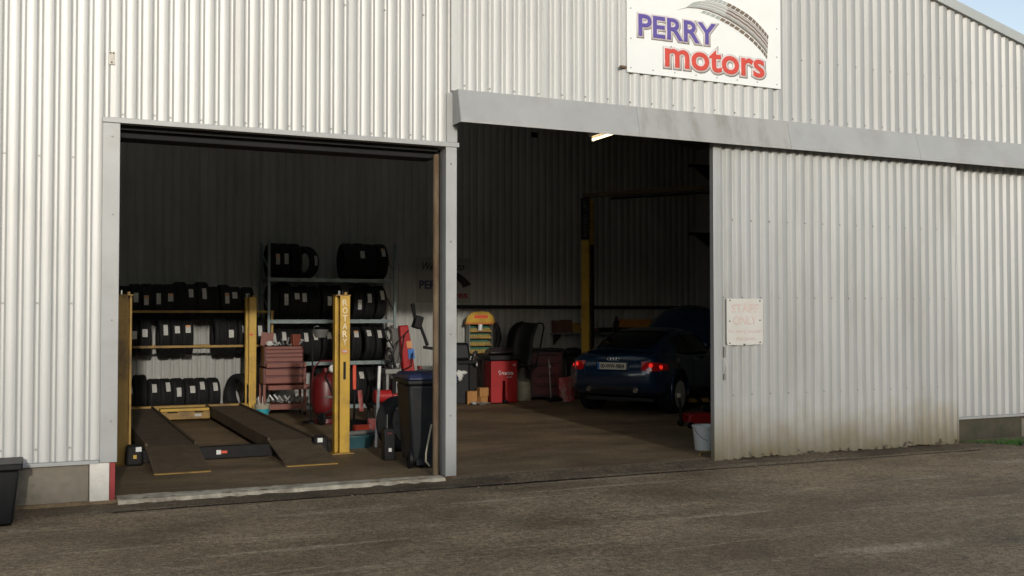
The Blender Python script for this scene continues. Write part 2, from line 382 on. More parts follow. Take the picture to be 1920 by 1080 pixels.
# flashings, jambs, lintel
MB().bx((-4.9, -.045, .325), (.505, .03, .360)).build('drip_flashing', TRIM, bld, bevel=.004)
MB().bx((10.7, -.05, .275), (12.17, .03, .308)).build('drip_flashing', TRIM, bld, bevel=.004)
MB().bx((12.17, -.065, .255), (12.30, .03, .318)).build('flashing_end', TRIM, bld, bevel=.004)
MB().bx((.508, -.055, .335), (.655, .10, 3.372)).build('jamb', TRIM, bld, bevel=.004)
MB().bx((.505, -.062, 3.374), (3.93, .04, 3.422)).build('lintel_flashing', TRIM, bld, bevel=.003)
MB().bx((.655, .06, 3.335), (3.74, .10, 3.372)).build('door_header', DARKST, bld)
MB().bx((.66, .14, 3.272), (3.74, .40, 3.40)).build('roller_housing', mat('housing_grey', (.012, .012, .013), .8, .1), bld, bevel=.01)
MB().bx((3.785, -.058, .004), (3.905, .12, 3.372)).build('centre_post', TRIM, bld, bevel=.004)
MB().bx((3.735, .125, .004), (3.90, .165, 3.37)).build('post_web', DARKST, bld)
MB().cyl((3.715, .045, .0), (3.715, .045, 3.30), .031, n=12).build('rusty_guide', RUST, bld)
MB().bx((3.79, -.06, -.045), (3.91, .11, .0035)).build('post_foot', RUST, bld)
MB().bx((3.80, -.046, 3.424), (3.915, .03, 3.93)).build('corner_trim', TRIM, bld, bevel=.003)
MB().bx((3.845, -.046, 3.96), (3.918, .03, 7.3)).build('corner_trim', CLAD, bld, bevel=.003)
MB().bx((-4.9, -.012, -.07), (.425, .14, .323)).build('plinth', CONC, bld, bevel=.01)
MB().bx((10.7, -.012, -.07), (12.16, .14, .273)).build('plinth', mat('dark_plinth_concrete', (.075, .062, .04), .85, 0, .25, 5, .35, 60, dirt=(.035, .04, .018), dscale=4, damt=.6), bld, bevel=.01)  # this plinth is a darker brown than the left one
MB().bx((12.16, -.02, -.07), (12.9, .14, .253)).build('plinth', CONC, bld, bevel=.01)
blk = MB().bx((.428, -.045, -.02), (.592, .12, .333)).build('post_base', WHITEP, bld, bevel=.006)
MB().bx((.594, -.047, -.02), (.640, .12, .332)).build('red_base_edge', REDP, bld, bevel=.004)
# track cover of the sliding door
prof = [(-.02, 3.955), (-.195, 3.945), (-.275, 3.635), (-.275, 3.600), (-.262, 3.600), (-.262, 3.632), (-.186, 3.93), (-.02, 3.94)]
for a, b in ((3.87, 5.97), (5.973, 8.05), (8.053, 10.1), (10.103, 12.9)):
    MB().prism(prof, a, b, 'x').build('track_cover', TRIM if a != 5.973 else mat('stained_trim', (.37, .365, .345), .45, .1, .06, 2, .03, 20, dirt=(.17, .15, .11), dscale=1.6, damt=.55, stretch=(2.5, 1, .8)), bld, smooth=0)
MB().prism([(-.02, 3.955), (-.195, 3.945), (-.275, 3.635), (-.275, 3.60), (-.02, 3.60)], 3.86, 3.869, 'x').build('cover_end_cap', TRIM, bld, smooth=0)
MB().bx((3.9, -.17, 3.68), (12.85, -.06, 3.76)).build('door_track', DARKST, bld)
MB().bx((3.9, .0, 3.72), (7.9, .10, 3.97)).build('opening_lintel', DARKST, bld)
# old bracket plate above the left jamb
br = MB(); br.bx((.555, -.038, 3.90), (.605, -.022, 4.02)); bo = br.build('wall_bracket', WHITEP, bld, bevel=.002)
for x, z in ((.567, 4.005), (.593, 4.005), (.578, 3.92)): MB().cyl((x, -.036, z), (x, -.045, z), .008, n=8).build('rusty_bolt', RUST, bo, smooth=0)
# shell: other walls, roof, purlins
MB().bx((-5.0, .02, 0), (-4.9, 8.75, roofz(-4.9))).build('side_wall', LINER, bld)
MB().bx((12.9, .02, 0), (13.0, 8.75, roofz(12.9))).build('side_wall', LINER, bld)
MB().prism([(-5, -.06), (13, -.06), (13, roofz(13)), (4, roofz(4)), (-5, roofz(-5))], 8.72, 8.78, 'y').build('outer_back_wall', CLAD_R, bld, smooth=0)
def roof_piece(name, a, b, y0, y1, m, t=.08):
    MB().prism([(a, roofz(a)), (b, roofz(b)), (b, roofz(b) + t), (a, roofz(a) + t)], y0, y1, 'y').build(name, m, bld, smooth=0)
GRP = bpy.data.materials.new('translucent_sheet'); GRP.use_nodes = True
_n = GRP.node_tree.nodes; _t = _n.new('ShaderNodeBsdfTranslucent'); _t.inputs[0].default_value = (.68, .66, .60, 1)
GRP.node_tree.links.new(_t.outputs[0], _n['Material Output'].inputs[0])
for a, b in ((-5.15, 4.0), (4.0, 13.15)):
    c0, c1 = (-2.6, 2.6) if a < 0 else (5.0, 8.4)
    roof_piece('roof_slope', a, c0, -.02, 8.9, ROOFM); roof_piece('roof_slope', c1, b, -.02, 8.9, ROOFM)
    ycuts = [-.02, 1.6, 3.8, 5.0, 7.2, 8.9]
    for k in range(5):
        roof_piece('roof_slope' if k % 2 == 0 else 'added_roof_light', c0, c1, ycuts[k], ycuts[k + 1], ROOFM if k % 2 == 0 else GRP, .08 if k % 2 == 0 else .004)  # unseen roof lights, added to lift the dim light in the bays
VERGE = mat('verge_trim', (.40, .42, .41), .45, .1, .05, 3)
for a, b in ((-5.15, 3.999), (4.001, 13.15)):
    MB().prism([(a, roofz(a) - .02), (b, roofz(b) - .02), (b, roofz(b) + .11), (a, roofz(a) + .11)], -.085, -.025, 'y').build('verge_trim', VERGE, bld, smooth=0)
for k in range(17):
    x0 = -4.9 + k * 17.8 / 17; sheet('liner_sheet', x0, x0 + 17.8 / 17 - .002, 7, 0, top, 8.66 - .0006 * (k % 2), -1, LINER, bld, h=.022)
MB().bx((7.0, 8.58, 1.765), (12.88, 8.632, 1.835)).build('wall_rail', DARKST, bld)
for x in (-1., 4.0, 9.0):
    MB().bx((x - .07, 8.40, 0) if x < 3 else (x - .07, 8.62, 5.2), (x + .07, 8.63, roofz(x) - .05) if x < 3 else (x + .07, 8.635, 5.3)).build('frame_post', DARKST, bld)
for k, x in enumerate((-3.2, -1.2, .8, 2.8, 5.2, 7.2, 9.2, 11.2)):
    MB().box((x, 4.3, roofz(x) - .09), (.06, 8.4, .15), (0, math.atan(SLP) * (1 if x > 4 else -1), 0)).build('purlin', DARKST, bld)

# sliding door (a part of the building, with its own pieces)
dr = MB().bx((7.04, -.098, .02), (10.85, -.075, 3.62)).build('sliding_door', GREYM, bld)
wav = lambda x: .012 * sin(x * 5.1) + .008 * sin(x * 13.7) + (.012 if int(x * 31) % 5 == 0 else 0)
for k in range(4):
    x0 = 7.09 + k * .935; sheet('door_sheet', x0, x0 + .9335, 7, -.018, 3.625, -.105 - .0006 * (k % 2), -1, DOORM, dr, h=.032, warp=.002, bottom=wav)
MB().bx((7.03, -.145, -.02), (7.088, -.07, 3.63)).build('door_edge_trim', DOORM, dr, bevel=.006)
MB().bx((10.832, -.142, -.02), (10.86, -.07, 3.62)).build('door_edge_trim', DOORM, dr, bevel=.006)
la = MB().bx((7.165, -.148, 1.16), (7.19, -.132, 1.28)).bx((7.165, -.15, .90), (7.187, -.132, .97)); la.tube([(7.175, -.15, 1.12), (7.177, -.165, 1.06), (7.175, -.15, .98)], .006)
la.build('latch', GREYM, dr)
ds = MB()
for k in range(27):
    x = 7.09 + (k + .742) * .935 / 7
    for z in (.72, 1.85, 2.75):
        if (k + int(z * 3)) % 2: ds.cyl((x, -.103, z), (x, -.114, z), .010, .008, 6)
q = ds.build('screw_heads', GREYM, dr, smooth=0); q['kind'] = 'stuff'

# ------------------------------------------------------------------ signs
sg = thing('shop_sign', 'white board reading PERRY motors with a tyre arc, above the track cover', 'sign', (5.935, -.052, 4.355))
SX, SZ = 5.935, 4.355
MB().bx((0, -.012, 0), (2.14, .004, 1.22)).build('board', SWHITE, sg, bevel=.002)
for wd, x, z, ww, hh, m in (('PERRY', 6.08, 4.775, 1.055, .25, PURPLE), ('motors', 6.43, 4.46, 1.40, .265, SRED)):
    A = text_layers(wd, ww, hh, [.022, .066, .082], .0018)
    A[0].materials.append(m); A[1].materials.append(SPINK); A[2].materials.append(SSHAD)
    t = link('lettering', A[0], sg, (x - SX, -.0185, z - SZ)); t['label'] = 'purple word PERRY' if wd == 'PERRY' else 'red word motors'
    link('pale_outline', A[1], t, (0, .0022, 0)); link('grey_outline', A[2], t, (.004, .0044, -.005))
outer = [(6.74, 5.22), (6.88, 5.28), (7.05, 5.325), (7.23, 5.315), (7.44, 5.255), (7.64, 5.17), (7.79, 5.065), (7.90, 4.965)]
inner = [(6.50, 5.07), (6.67, 5.135), (6.85, 5.145), (7.03, 5.125), (7.23, 5.075), (7.43, 5.0), (7.64, 4.89), (7.80, 4.77), (7.875, 4.69)]
def curve_at(pts, t):
    f_ = t * (len(pts) - 1); i = min(int(f_), len(pts) - 2); u = f_ - i
    p = [Vector(pts[max(0, min(len(pts) - 1, i + k))]) for k in (-1, 0, 1, 2)]
    return .5 * ((2 * p[1]) + (p[2] - p[0]) * u + (2 * p[0] - 5 * p[1] + 4 * p[2] - p[3]) * u * u + (3 * p[1] - p[0] - 3 * p[2] + p[3]) * u ** 3)
def arc_pt(t, s_): a, b = curve_at(inner, t), curve_at(outer, t); p = a + (b - a) * s_; return (p.x - SX, p.y - SZ)
def strip(name, s0, s1, t0, t1, m, y, n=40, zig=0.):
    mb = MB(); P = []
    for i in range(n + 1):
        t = t0 + (t1 - t0) * i / n; zz = zig * (sin(i * 1.6))
        a, b = arc_pt(t, s0 + zz), arc_pt(t, s1 + zz); P.append([(a[0], y, a[1]), (b[0], y, b[1])])
    return mb.grid(P).build(name, m, sg, smooth=0)
strip('tread_band', .20, .80, .12, .50, SGREY, -.0132); strip('tread_band', .20, .80, .50, .985, mat('sign_dark_grey', (.22, .215, .19), .45, 0, .1, 8), -.0132)
strip('tread_groove', .20, .27, .05, .985, SBROWN, -.0142, zig=.01)
for s0 in (.40, .56, .71): strip('tread_groove', s0, s0 + .035, .22, .985, SPINK, -.0142, zig=.012)
for s0 in (.32, .48, .64): strip('tread_rib', s0, s0 + .06, .5, .985, SBROWN if s0 > .4 else SGREY, -.0137, zig=.008)
for k in range(17):
    t0 = .26 + k * .0425
    for s0, s1 in ((.83, 1.02), (-.02, .15)):
        if s0 < .5 and k < 1: continue
        mb = MB(); a, b = arc_pt(t0, s0), arc_pt(t0 + .037, s0); c, d = arc_pt(t0 + .049, s1), arc_pt(t0 + .012, s1)
        mb.add([(p[0], -.0142, p[1]) for p in (a, b, c, d)], [(0, 1, 2, 3)]).build('tread_block', SBROWN if k > 4 else SGREY, sg, smooth=0)
sc = MB()
for k in range(8): sc.cyl((.05 + k * .29, -.011, .05), (.05 + k * .29, -.017, .05), .008, n=6)
for z in (.38, .72): 
    for x in (.05, 2.08): sc.cyl((x, -.011, z), (x, -.017, z), .008, n=6)
q = sc.build('screw_heads', GREYM, sg, smooth=0); q['kind'] = 'stuff'
MB().bx((-.09, -.03, .035), (-.012, .004, .06)).build('bracket', RUST, sg)

st = thing('notice_sign', 'faded white STAFF ONLY notice on the sliding door', 'sign', (7.20, -.152, 1.30))
pb = MB(); pb.prism([(.012, 0), (.23, -.004), (.235, .012), (.26, .012), (.265, -.002), (.505, .004), (.515, .02), (.515, .535), (0, .535), (0, .03)], -.004, .004, 'y')
pb.build('board', mat('notice_white', (.54, .52, .475), .55, 0, .05, 4, dirt=(.5, .45, .36), dscale=5, damt=.4), st, smooth=0)
put_text('lettering', 'STAFF', .385, .10, PINK, st, (.065, -.0055, .375), .02)
put_text('lettering', 'ONLY', .335, .10, PINK, st, (.09, -.0055, .235), .02)
put_text('lettering', 'No entry beyond', .465, .058, PINK, st, (.025, -.0055, .125), .012)
put_text('lettering', 'this point', .27, .058, PINK, st, (.13, -.0055, .04), .012)
for x, z in ((.045, .515), (.47, .51), (.04, .275), (.47, .285), (.04, .022), (.47, .028)):
    MB().cyl((x, -.004, z), (x, -.010, z), .008, n=8).build('screw', DARKST, st, smooth=0)

wsn = thing('welcome_sign', 'dim board reading Welcome to PERRY tyres on the back wall', 'sign', (6.50, 8.615, 1.88))
MB().bx((0, -.01, 0), (1.12, .006, .86)).build('board', mat('dim_board', (.26, .25, .23), .6, 0, .06, 3), wsn)
put_text('lettering', 'Welcome to', .86, .15, INK, wsn, (.12, -.0125, .62), .012, shear=.35)
put_text('lettering', 'PERRY', .60, .16, mat('navy_print', (.03, .03, .10), .6), wsn, (.06, -.0125, .26), .03)
put_text('lettering', 'tyres', .50, .15, mat('maroon_print', (.22, .02, .03), .6), wsn, (.55, -.0125, .05), .03)
mb = MB(); P = []
for i in range(21):
    t = i / 20; a = R(100 - 78 * t); c0 = (.42, -.02); r0, r1 = .48 + .02 * t, .50 + .16 * t
    P.append([(c0[0] + r0 * 1.15 * cos(a), -.0125, c0[1] + r0 * sin(a) + .12), (c0[0] + r1 * 1.15 * cos(a), -.0125, c0[1] + r1 * sin(a) + .12)])
mb.grid(P).build('tyre_arc', INK, wsn, smooth=0)

# ------------------------------------------------------------------ tyres
def tyre_mesh(name, r, wd):
    h = wd / 2; ri = r * .64
    p = [(ri, -h * .62), (ri + .012, -h * .78), (r * .80, -h), (r * .885, -h * .97), (r * .94, -h * .89), (r * .972, -h * .76), (r * .988, -h * .62)]
    for k in (-.40, -.13, .13, .40):
        g0 = .035
        p += [(r * .995, h * (k - .10)), (r * .962, h * (k - g0)), (r * .962, h * (k + g0)), (r * .998, h * (k + .10))]
    p += [(r * .988, h * .62), (r * .972, h * .76), (r * .94, h * .89), (r * .885, h * .97), (r * .80, h), (ri + .012, h * .78), (ri, h * .62), (ri - .004, h * .3), (ri - .004, -h * .3)]
    return MB().lathe(p, 36, Matrix.Rotation(pi / 2, 4, 'Y'), closed=True).mesh(name, RUBBER, 40)
TY = [tyre_mesh('tyre', .31, .19), tyre_mesh('tyre', .292, .20), tyre_mesh('tyre', .33, .21)]
TR = [.31, .292, .33]
def label_mesh(r, wl, al, m):
    mb = MB(); P = []
    for i in range(6):
        a = (i / 5 - .5) * al; P.append([(x, -cos(a) * (r * 1.003 + .0015), sin(a) * (r * 1.003 + .0015)) for x in (-wl / 2, wl / 2)])
    return mb.grid(P).mesh('paper_label', m, 60)
LB = [[label_mesh(r, .072, .52, PAPER), label_mesh(r, .08, .42, PAPER), label_mesh(r, .068, .60, PAPER)] for r in TR]
LBO = [label_mesh(r, .066, .12, PAPERO) for r in TR]
ORD = ['first', 'second', 'third', 'fourth', 'fifth', 'sixth', 'seventh', 'eighth', 'ninth', 'tenth', 'eleventh', 'twelfth']
def tyre(x, y, zb, k, label, group, lab=None, rz=0., org=False):
    o = link('tyre', TY[k], None, (x, y, zb + TR[k]), (random.uniform(0, 6), 0, 0))
    o.rotation_euler = (random.uniform(-.02, .02), 0, rz); tag(o, label, 'tyre', group)
    if lab is not None:
        c = link('paper_label', random.choice(LB[k]), o, (random.uniform(-.025, .025), 0, 0), (-R(lab), 0, 0))
        if org: link('orange_label', LBO[k], o, (c.location.x, -.001, .001), (-R(lab + 10), 0, 0))
    return o
def trow(xs, y, zb, where, group, labs, ks=None, ybase=0.):
    for i, x in enumerate(xs):
        k = ks[i] if ks else random.choice((0, 0, 1, 2)); L = labs[i]
        tyre(x, y + random.uniform(-.03, .03), zb + random.uniform(0, .008), k, ('white-labelled tyre, ' if L else 'plain black tyre, ') + f'{ORD[i]} from left {where}', group, L, random.uniform(-.07, .07), org=(L and random.random() < .18))
trow([1.27, 1.45, 1.63, 1.81, 1.99, 2.16, 2.33, 2.5, 2.68, 2.88, 3.06, 3.26], 8.22, 1.545, 'on the top row of the yellow rack', 'tyres on the yellow rack',
     [None, 14, 4, 10, 14, None, 30, 22, None, 14, 28, 18])
trow([1.4, 1.61, 1.9, 2.09, 2.28, 2.80, 2.99, 3.19, 3.45], 8.22, .965, 'on the middle row of the yellow rack', 'tyres on the yellow rack',
     [8, 14, 24, 24, 24, None, 10, 22, 18], [0, 0, 0, 0, 0, 2, 0, 0, 0])
trow([1.32, 1.53, 1.75, 1.92, 2.11, 2.31, 2.49, 2.69], 8.16, 0.002, 'on the floor row under the yellow rack', 'tyres on the floor under the yellow rack',
     [26, None, 30, 34, 14, 24, 36, 32], [1, 2, 1, 1, 1, 1, 1, 1])
tyre(3.10, 7.82, .002, 2, 'large black tyre standing alone behind the rear yellow lift post', None, None, .45)

# yellow rack
rk = thing('tyre_rack', 'yellow steel tyre rack with rails along the back wall', 'rack', (1.0, 7.95, 0))
for z in (1.70, 1.12):
    for y in (-.045, .50): MB().bx((-.05, y, z - .02), (2.68, y + .035, z + .02)).build('rail', YELD, rk, bevel=.003)
for x in (-.02, 2.66):
    for y in (-.008, .537): MB().bx((x - .02, y, 0), (x + .02, y + .036, 1.76)).build('upright', YELD, rk, bevel=.003)
    MB().bx((x - .018, .03, .25), (x + .018, .535, .29)).build('brace', YELD, rk)
# blue grey shelving
sh = thing('shelving_unit', 'blue grey steel shelving loaded with tyres on the back wall', 'shelving', (3.56, 7.83, 0))
for z in (.05, .815, 1.545, 2.265):
    s_ = MB().bx((.045, .02, z - .004), (2.24, .70, z + .004)).build('shelf', SHELF, sh)
    for y in (.0, .70): MB().bx((.045, y, z - .045), (2.24, y + .018, z + .02)).build('shelf_beam', SHELF, s_)
for x in (0, 2.245):
    for y in (-.004, .70): MB().bx((x, y, 0), (x + .042, y + .042, 2.93)).build('upright', SHELF, sh)
    for z in (.4, 1.2, 1.9, 2.6): MB().box((x + .021, .37, z), (.012, .78, .025), (.5, 0, 0)).build('brace', SHELF, sh)
G = 'tyres on the blue grey shelving'
trow([3.70, 3.88, 4.06, 5.02, 5.22, 5.42, 5.62], 8.18, 2.272, 'on the top shelf of the blue grey shelving', G, [4, 4, None, None, 20, None, 30], [0, 0, 0, 2, 2, 2, 2])
tyre(4.26, 8.16, 2.272, 1, 'small black tyre leaning at the end of the left group on the top shelf', G, 6, .55)
trow([3.70, 3.88, 4.06, 4.24, 4.42, 4.62, 4.80, 5.19, 5.39, 5.61], 8.18, 1.552, 'on the second shelf of the blue grey shelving', G, [None, 4, 26, 16, None, 6, None, -4, 14, 26])
trow([3.70, 3.88, 4.06, 4.24, 4.42, 4.62, 4.82, 5.16, 5.38, 5.60], 8.18, .822, 'on the third shelf of the blue grey shelving', G, [30, 34, None, 30, 34, 30, None, 34, 36, 34])
trow([4.55, 4.77, 5.0, 5.22, 5.44, 5.64], 8.18, .057, 'on the lowest shelf of the blue grey shelving', G, [None, 40, None, 34, None, None], [2, 2, 2, 2, 2, 2])
# drum brake shoes / belts hanging beside the shelving
hg = MB()
for k, (z, r) in enumerate(((1.28, .10), (.86, .13))):
    hg.tube([(r * cos(a) * .8, -.02 * k, z + r * 1.3 * sin(a)) for a in [pi * 1.45 - i * pi * 1.75 / 14 for i in range(15)]], .022)
hg.cyl((0, -.05, 1.40), (0, .09, 1.40), .01, n=6)
tag(hg.build('hanging_hose', mat('grey_rubber', (.09, .08, .075), .6), None, (5.93, 8.5, 0)), 'loops of grey hose hanging beside the blue grey shelving', 'hose')

# ------------------------------------------------------------------ four post lift in the left bay
lf = thing('four_post_lift', 'yellow four post car lift lowered in the left bay', 'car lift', (0, 0, 0))
def post(x, y, h, face, m):
    s = 1 if face > 0 else -1   # +1 : channel opens to -x side (right hand posts)
    pol = [(-.035, -.075), (.085, -.075), (.085, .075), (-.085, .075), (-.085, -.03), (-.06, -.03), (-.06, .05), (.06, .05), (.06, -.05), (-.035, -.05)]
    pol = [(s * a, b) for a, b in pol]
    o = MB().prism(pol, .012, h, 'z').build('post', m, lf, (x, y, 0), smooth=0, bevel=.004)
    MB().bx((-.095, -.085, 0), (.095, .085, .010)).bx((-.13, -.11, 0), (.13, .11, .008)).build('base_plate', YELD, o)
    MB().bx((-.092, -.082, h + .001), (.092, .082, h + .012)).build('top_plate', YELD, o)
    MB().cyl((-.03, 0, h + .013), (-.03, 0, h + .06), .016, n=8).build('cable_stud', CHROME, o); MB().box((.05, 0, h + .029), (.03, .03, .03)).build('top_nut', YELD, o)
    return o
pA = post(3.30, 2.16, 1.875, 1, YEL); pB = post(.86, 2.24, 1.86, -1, YELD); pC = post(3.21, 7.5, 1.93, 1, YEL); pD = post(.86, 7.5, 1.93, -1, YELD)  # left posts darker: the jamb's shade is put into their yellow
for i, ch in enumerate('ROTARY'):
    put_text('lettering', ch, .062, .075, mat('post_print', (.74, .62, .42), .6), pA, (-.008, -.0765, 1.755 - i * .093), .022)
ov = MB().lathe([(.040, -.001), (.040, .001)], 20, Matrix.Translation((.02, -.0775, 1.215)) @ Matrix.Rotation(pi / 2, 4, 'X') @ Matrix.Diagonal((1, .55, 1, 1))); ov.build('oval_badge', REDO, pA)
MB().lathe([(.031, -.001), (.031, .001)], 20, Matrix.Translation((.02, -.0792, 1.215)) @ Matrix.Rotation(pi / 2, 4, 'X') @ Matrix.Diagonal((1, .45, 1, 1))).build('badge_face', PAPER, pA)
MB().bx((.005, -.0785, .88), (.035, -.0755, 1.09)).build('slot', DARKST, pA)
MB().lathe([(.035, -.001), (.035, .001)], 16, Matrix.Translation((.0, -.0775, 1.32)) @ Matrix.Rotation(pi / 2, 4, 'X') @ Matrix.Diagonal((1, .5, 1, 1))).build('oval_badge', REDO, pC)
for x0, nm in ((1.10, 'runway'), (2.46, 'runway')):
    o = MB().bx((x0, 2.30, .06), (x0 + .56, 7.25, .175)).bx((x0, 2.30, .175), (x0 + .03, 7.25, .21)).bx((x0 + .53, 2.30, .175), (x0 + .56, 7.25, .21)).build(nm, RAMPM, lf, bevel=.006)
    MB().bx((x0 + .2, 3.1, .001), (x0 + .36, 7.2, .058)).build('cable_box', DARKST, o)
    r_ = MB().prism([(1.29, .004), (1.29, .014), (2.285, .178), (2.285, .155)], x0 + .0, x0 + .565, 'x').build('ramp', RAMPM, lf, smooth=0)
    MB().prism([(1.262, .003), (1.262, .013), (1.288, .018), (1.288, .004)], x0, x0 + .565, 'x').build('ramp_tip', YELD, r_, smooth=0)
    MB().bx((x0 - .006, 1.32, .002), (x0 + .010, 2.28, .02)).build('ramp_edge', RUST, r_)
cb = MB().bx((.98, 2.19, .012), (3.18, 2.29, .15)).build('front_crossbeam', DARKST, lf, bevel=.006)
MB().bx((1.86, 2.184, .06), (1.91, 2.189, .11)).build('maker_label', WPL, cb); MB().bx((1.912, 2.184, .07), (1.98, 2.189, .10)).build('maker_label', REDO, cb)
MB().bx((.98, 7.32, .06), (3.10, 7.42, .20)).build('rear_crossbeam', YELD, lf, bevel=.006)
j = MB().bx((1.69, 6.55, .05), (2.43, 6.78, .17)).build('jacking_beam', YELD, lf, bevel=.01)
MB().bx((1.70, 6.56, .172), (2.42, 6.77, .215)).build('beam_cover', YEL, j, bevel=.006); MB().bx((1.8, 6.545, .15), (1.95, 6.549, .17)).bx((2.2, 6.545, .15), (2.33, 6.549, .17)).build('slot', DARKST, j); MB().bx((2.2, 6.544, .09), (2.3, 6.549, .13)).build('maker_label', PAPER, j)
for x0, s in ((3.0, 1), (1.0, -1)):
    e = MB().box((x0 + .03 * s, 2.10, .115), (.19, .17, .225), None, (.86, .9)).build('carriage', DARKST, lf, bevel=.03)
    MB().bx((x0 - .02, 2.008, .16), (x0 + .04, 2.013, .21)).build('maker_label', WPL, e); MB().bx((x0 - .045, 2.008, .085), (x0 - .01, 2.013, .125)).build('maker_label', YEL, e)

# ------------------------------------------------------------------ things in the left bay
# tool trolley
tt = thing('tool_trolley', 'faded red tool chest on a trolley beside the yellow lift', 'tool chest', (3.33, 7.02, 0), R(-2))
MB().bx((.02, .03, .80), (.66, .42, 1.125)).build('top_chest', DRED, tt, bevel=.006)
for k, z in enumerate((.885, .96, 1.025, 1.085)):
    MB().bx((.04, .0, z), (.64, .028, z + (.058 if k == 0 else .045))).build('drawer', REDT, tt, bevel=.004)
d = MB().bx((.04, -.09, .79), (.68, .026, .865)).build('open_drawer', REDT, tt, bevel=.004)
MB().bx((.0, 0, .52), (.70, .44, .778)).build('middle_chest', DRED, tt, bevel=.006)
for z in (.535, .66): MB().bx((.03, -.028, z), (.67, -.002, z + .095)).build('drawer', REDT, tt, bevel=.004)
MB().bx((.06, -.14, .43), (.73, .40, .505)).build('lower_drawer', REDT, tt, bevel=.005)
for x in (.0, .66):
    for y in (0, .40): MB().bx((x, y, .06), (x + .04, y + .04, .515)).build('leg', REDT, tt)
MB().bx((.045, 0, .10), (.655, .44, .19)).build('bottom_tray', REDT, tt, bevel=.004)
for x in (.02, .68):
    for y in (.02, .42): MB().cyl((x - .015, y, .03), (x + .015, y, .03), .03, n=12).build('castor', BLACKP, tt)
MB().box((.10, .25, 1.245), (.20, .02, .22), (0, .1, 0)).build('lid', REDT, tt)
tools = MB(); rd = random.Random(11)
for k in range(26):
    x, y = rd.uniform(.1, .62), rd.uniform(.06, .36); a = rd.uniform(0, pi); z = 1.135 + rd.uniform(0, .03)
    tools.cyl((x, y, z), (x + .09 * cos(a), y + .05 * sin(a), z + rd.uniform(-.01, .11)), rd.uniform(.008, .022), n=7)
q = tools.build('loose_tools', GREYM, tt); q['kind'] = 'stuff'
tools = MB()
for k in range(24):
    x, y = rd.uniform(.1, .6), rd.uniform(.03, .38); a = rd.uniform(0, pi); z = .205 + rd.uniform(0, .04)
    tools.cyl((x, y, z), (x + .08 * cos(a), y + .04 * sin(a), z + rd.uniform(0, .10)), rd.uniform(.012, .03), n=7)
q = tools.build('loose_tools', GREYM, tt); q['kind'] = 'stuff'
tag(MB().blob((0, 0, .05), (.13, .12, .09), 3).build('rag', WPL, None, (3.44, 7.06, 1.13)), 'crumpled white rag on the left end of the red tool chest', 'rag')
tag(MB().box((0, 0, .10), (.14, .10, .19), (0, 0, .3)).build('parts_box', REDT, None, (3.90, 7.22, 1.13), bevel=.006), 'faded red box on top of the red tool chest', 'box')
def bucket(name, label, loc, r0, r1, h, m, band=None, handle=True):
    t = thing(name, label, 'bucket', loc)
    MB().lathe([(r0, 0), (r1, h * .93), (r1 + .008, h * .94), (r1 + .008, h), (r1 - .004, h), (r0 - .006, .012), (0, .012)], 28).build('pail', m, t, smooth=50)
    if band: MB().lathe([(r0 + (r1 - r0) * .05 + .002, .02), (r0 + (r1 - r0) * .70 + .003, h * .68)], 28).build('band', band, t)
    if handle: MB().tube([((r1 + .012) * cos(a), -(r1 + .02) * .75 * sin(a), h * .93 - .16 * sin(a)) for a in [pi * i / 14 for i in range(15)]], .004).build('handle', GREYM, t)
    return t
b1 = bucket('bucket', 'small bucket with teal band full of scrap beside the tool chest', (3.24, 6.62, 0), .09, .115, .24, CREAM, TEAL)
mb = MB()
for k in range(14): a = rd.uniform(0, 6.3); mb.cyl((.05 * cos(a), .05 * sin(a), .15), (.10 * cos(a), .10 * sin(a), .24 + rd.uniform(0, .12)), .008, n=6)
q = mb.build('scrap', GREYM, b1); q['kind'] = 'stuff'
# red waste oil drainer / blaster tank
od = thing('oil_drainer', 'red wheeled pressure tank with hose left of the yellow post', 'tank', (3.98, 5.55, 0), R(15))
MB().lathe([(.0, .10), (.12, .12), (.19, .20), (.205, .30), (.205, .62), (.18, .70), (.10, .76), (.04, .78), (.04, .84), (0, .84)], 28).build('tank', mat('tank_red', (.11, .007, .008), .4, 0, .15, 6, dirt=(.06, .01, .01), dscale=4, damt=.5), od, smooth=50)
MB().lathe([(.16, .08), (.165, .02), (.15, .0), (.0, .0)], 24).build('foot_ring', DRED, od)
for s in (-1, 1):
    wv = MB().lathe([(.03, -.03), (.075, -.03), (.095, -.02), (.095, .02), (.075, .03), (.03, .03)], 20, Matrix.Translation((s * .14 - .03, -.20, .095)) @ Matrix.Rotation(pi / 2, 4, 'Y'), closed=True); wv.build('wheel', BLACKP, od, smooth=40)
MB().tube([(-.20, .05, .3), (-.22, .03, .6), (-.20, .0, .85), (-.12, -.05, .95), (.12, -.05, .95), (.2, 0, .85), (.22, .03, .6), (.20, .05, .3)], .014).build('handle_frame', DRED, od)
MB().lathe([(.0, 0), (.055, .0), (.06, .02), (.06, .05), (.05, .06), (0, .062)], 20, Matrix.Translation((.05, -.1, .82)) @ Matrix.Rotation(R(70), 4, 'X')).build('gauge', WPL, od)
MB().tube([(-.02, -.12, .8), (-.12, -.22, .72), (-.02, -.24, .5), (.03, -.23, .3), (-.05, -.24, .2), (-.2, -.2, .15)], .012).build('hose', BLACKP, od)
MB().bx((-.1, -.212, .40), (.08, -.205, .43)).build('label_strip', GREYM, od)
lp = thing('oil_lamp_pole', 'thin dark pole with a pan standing beside the red tank', 'pole', (3.80, 5.75, 0))
MB().cyl((0, 0, 0), (.04, 0, 1.30), .012, n=8).build('pole', DARKST, lp)
MB().tube([(.04, 0, 1.3), (.02, 0, 1.40), (.06, -.02, 1.47), (.12, -.03, 1.47)], .009).build('hook', CHROME, lp)
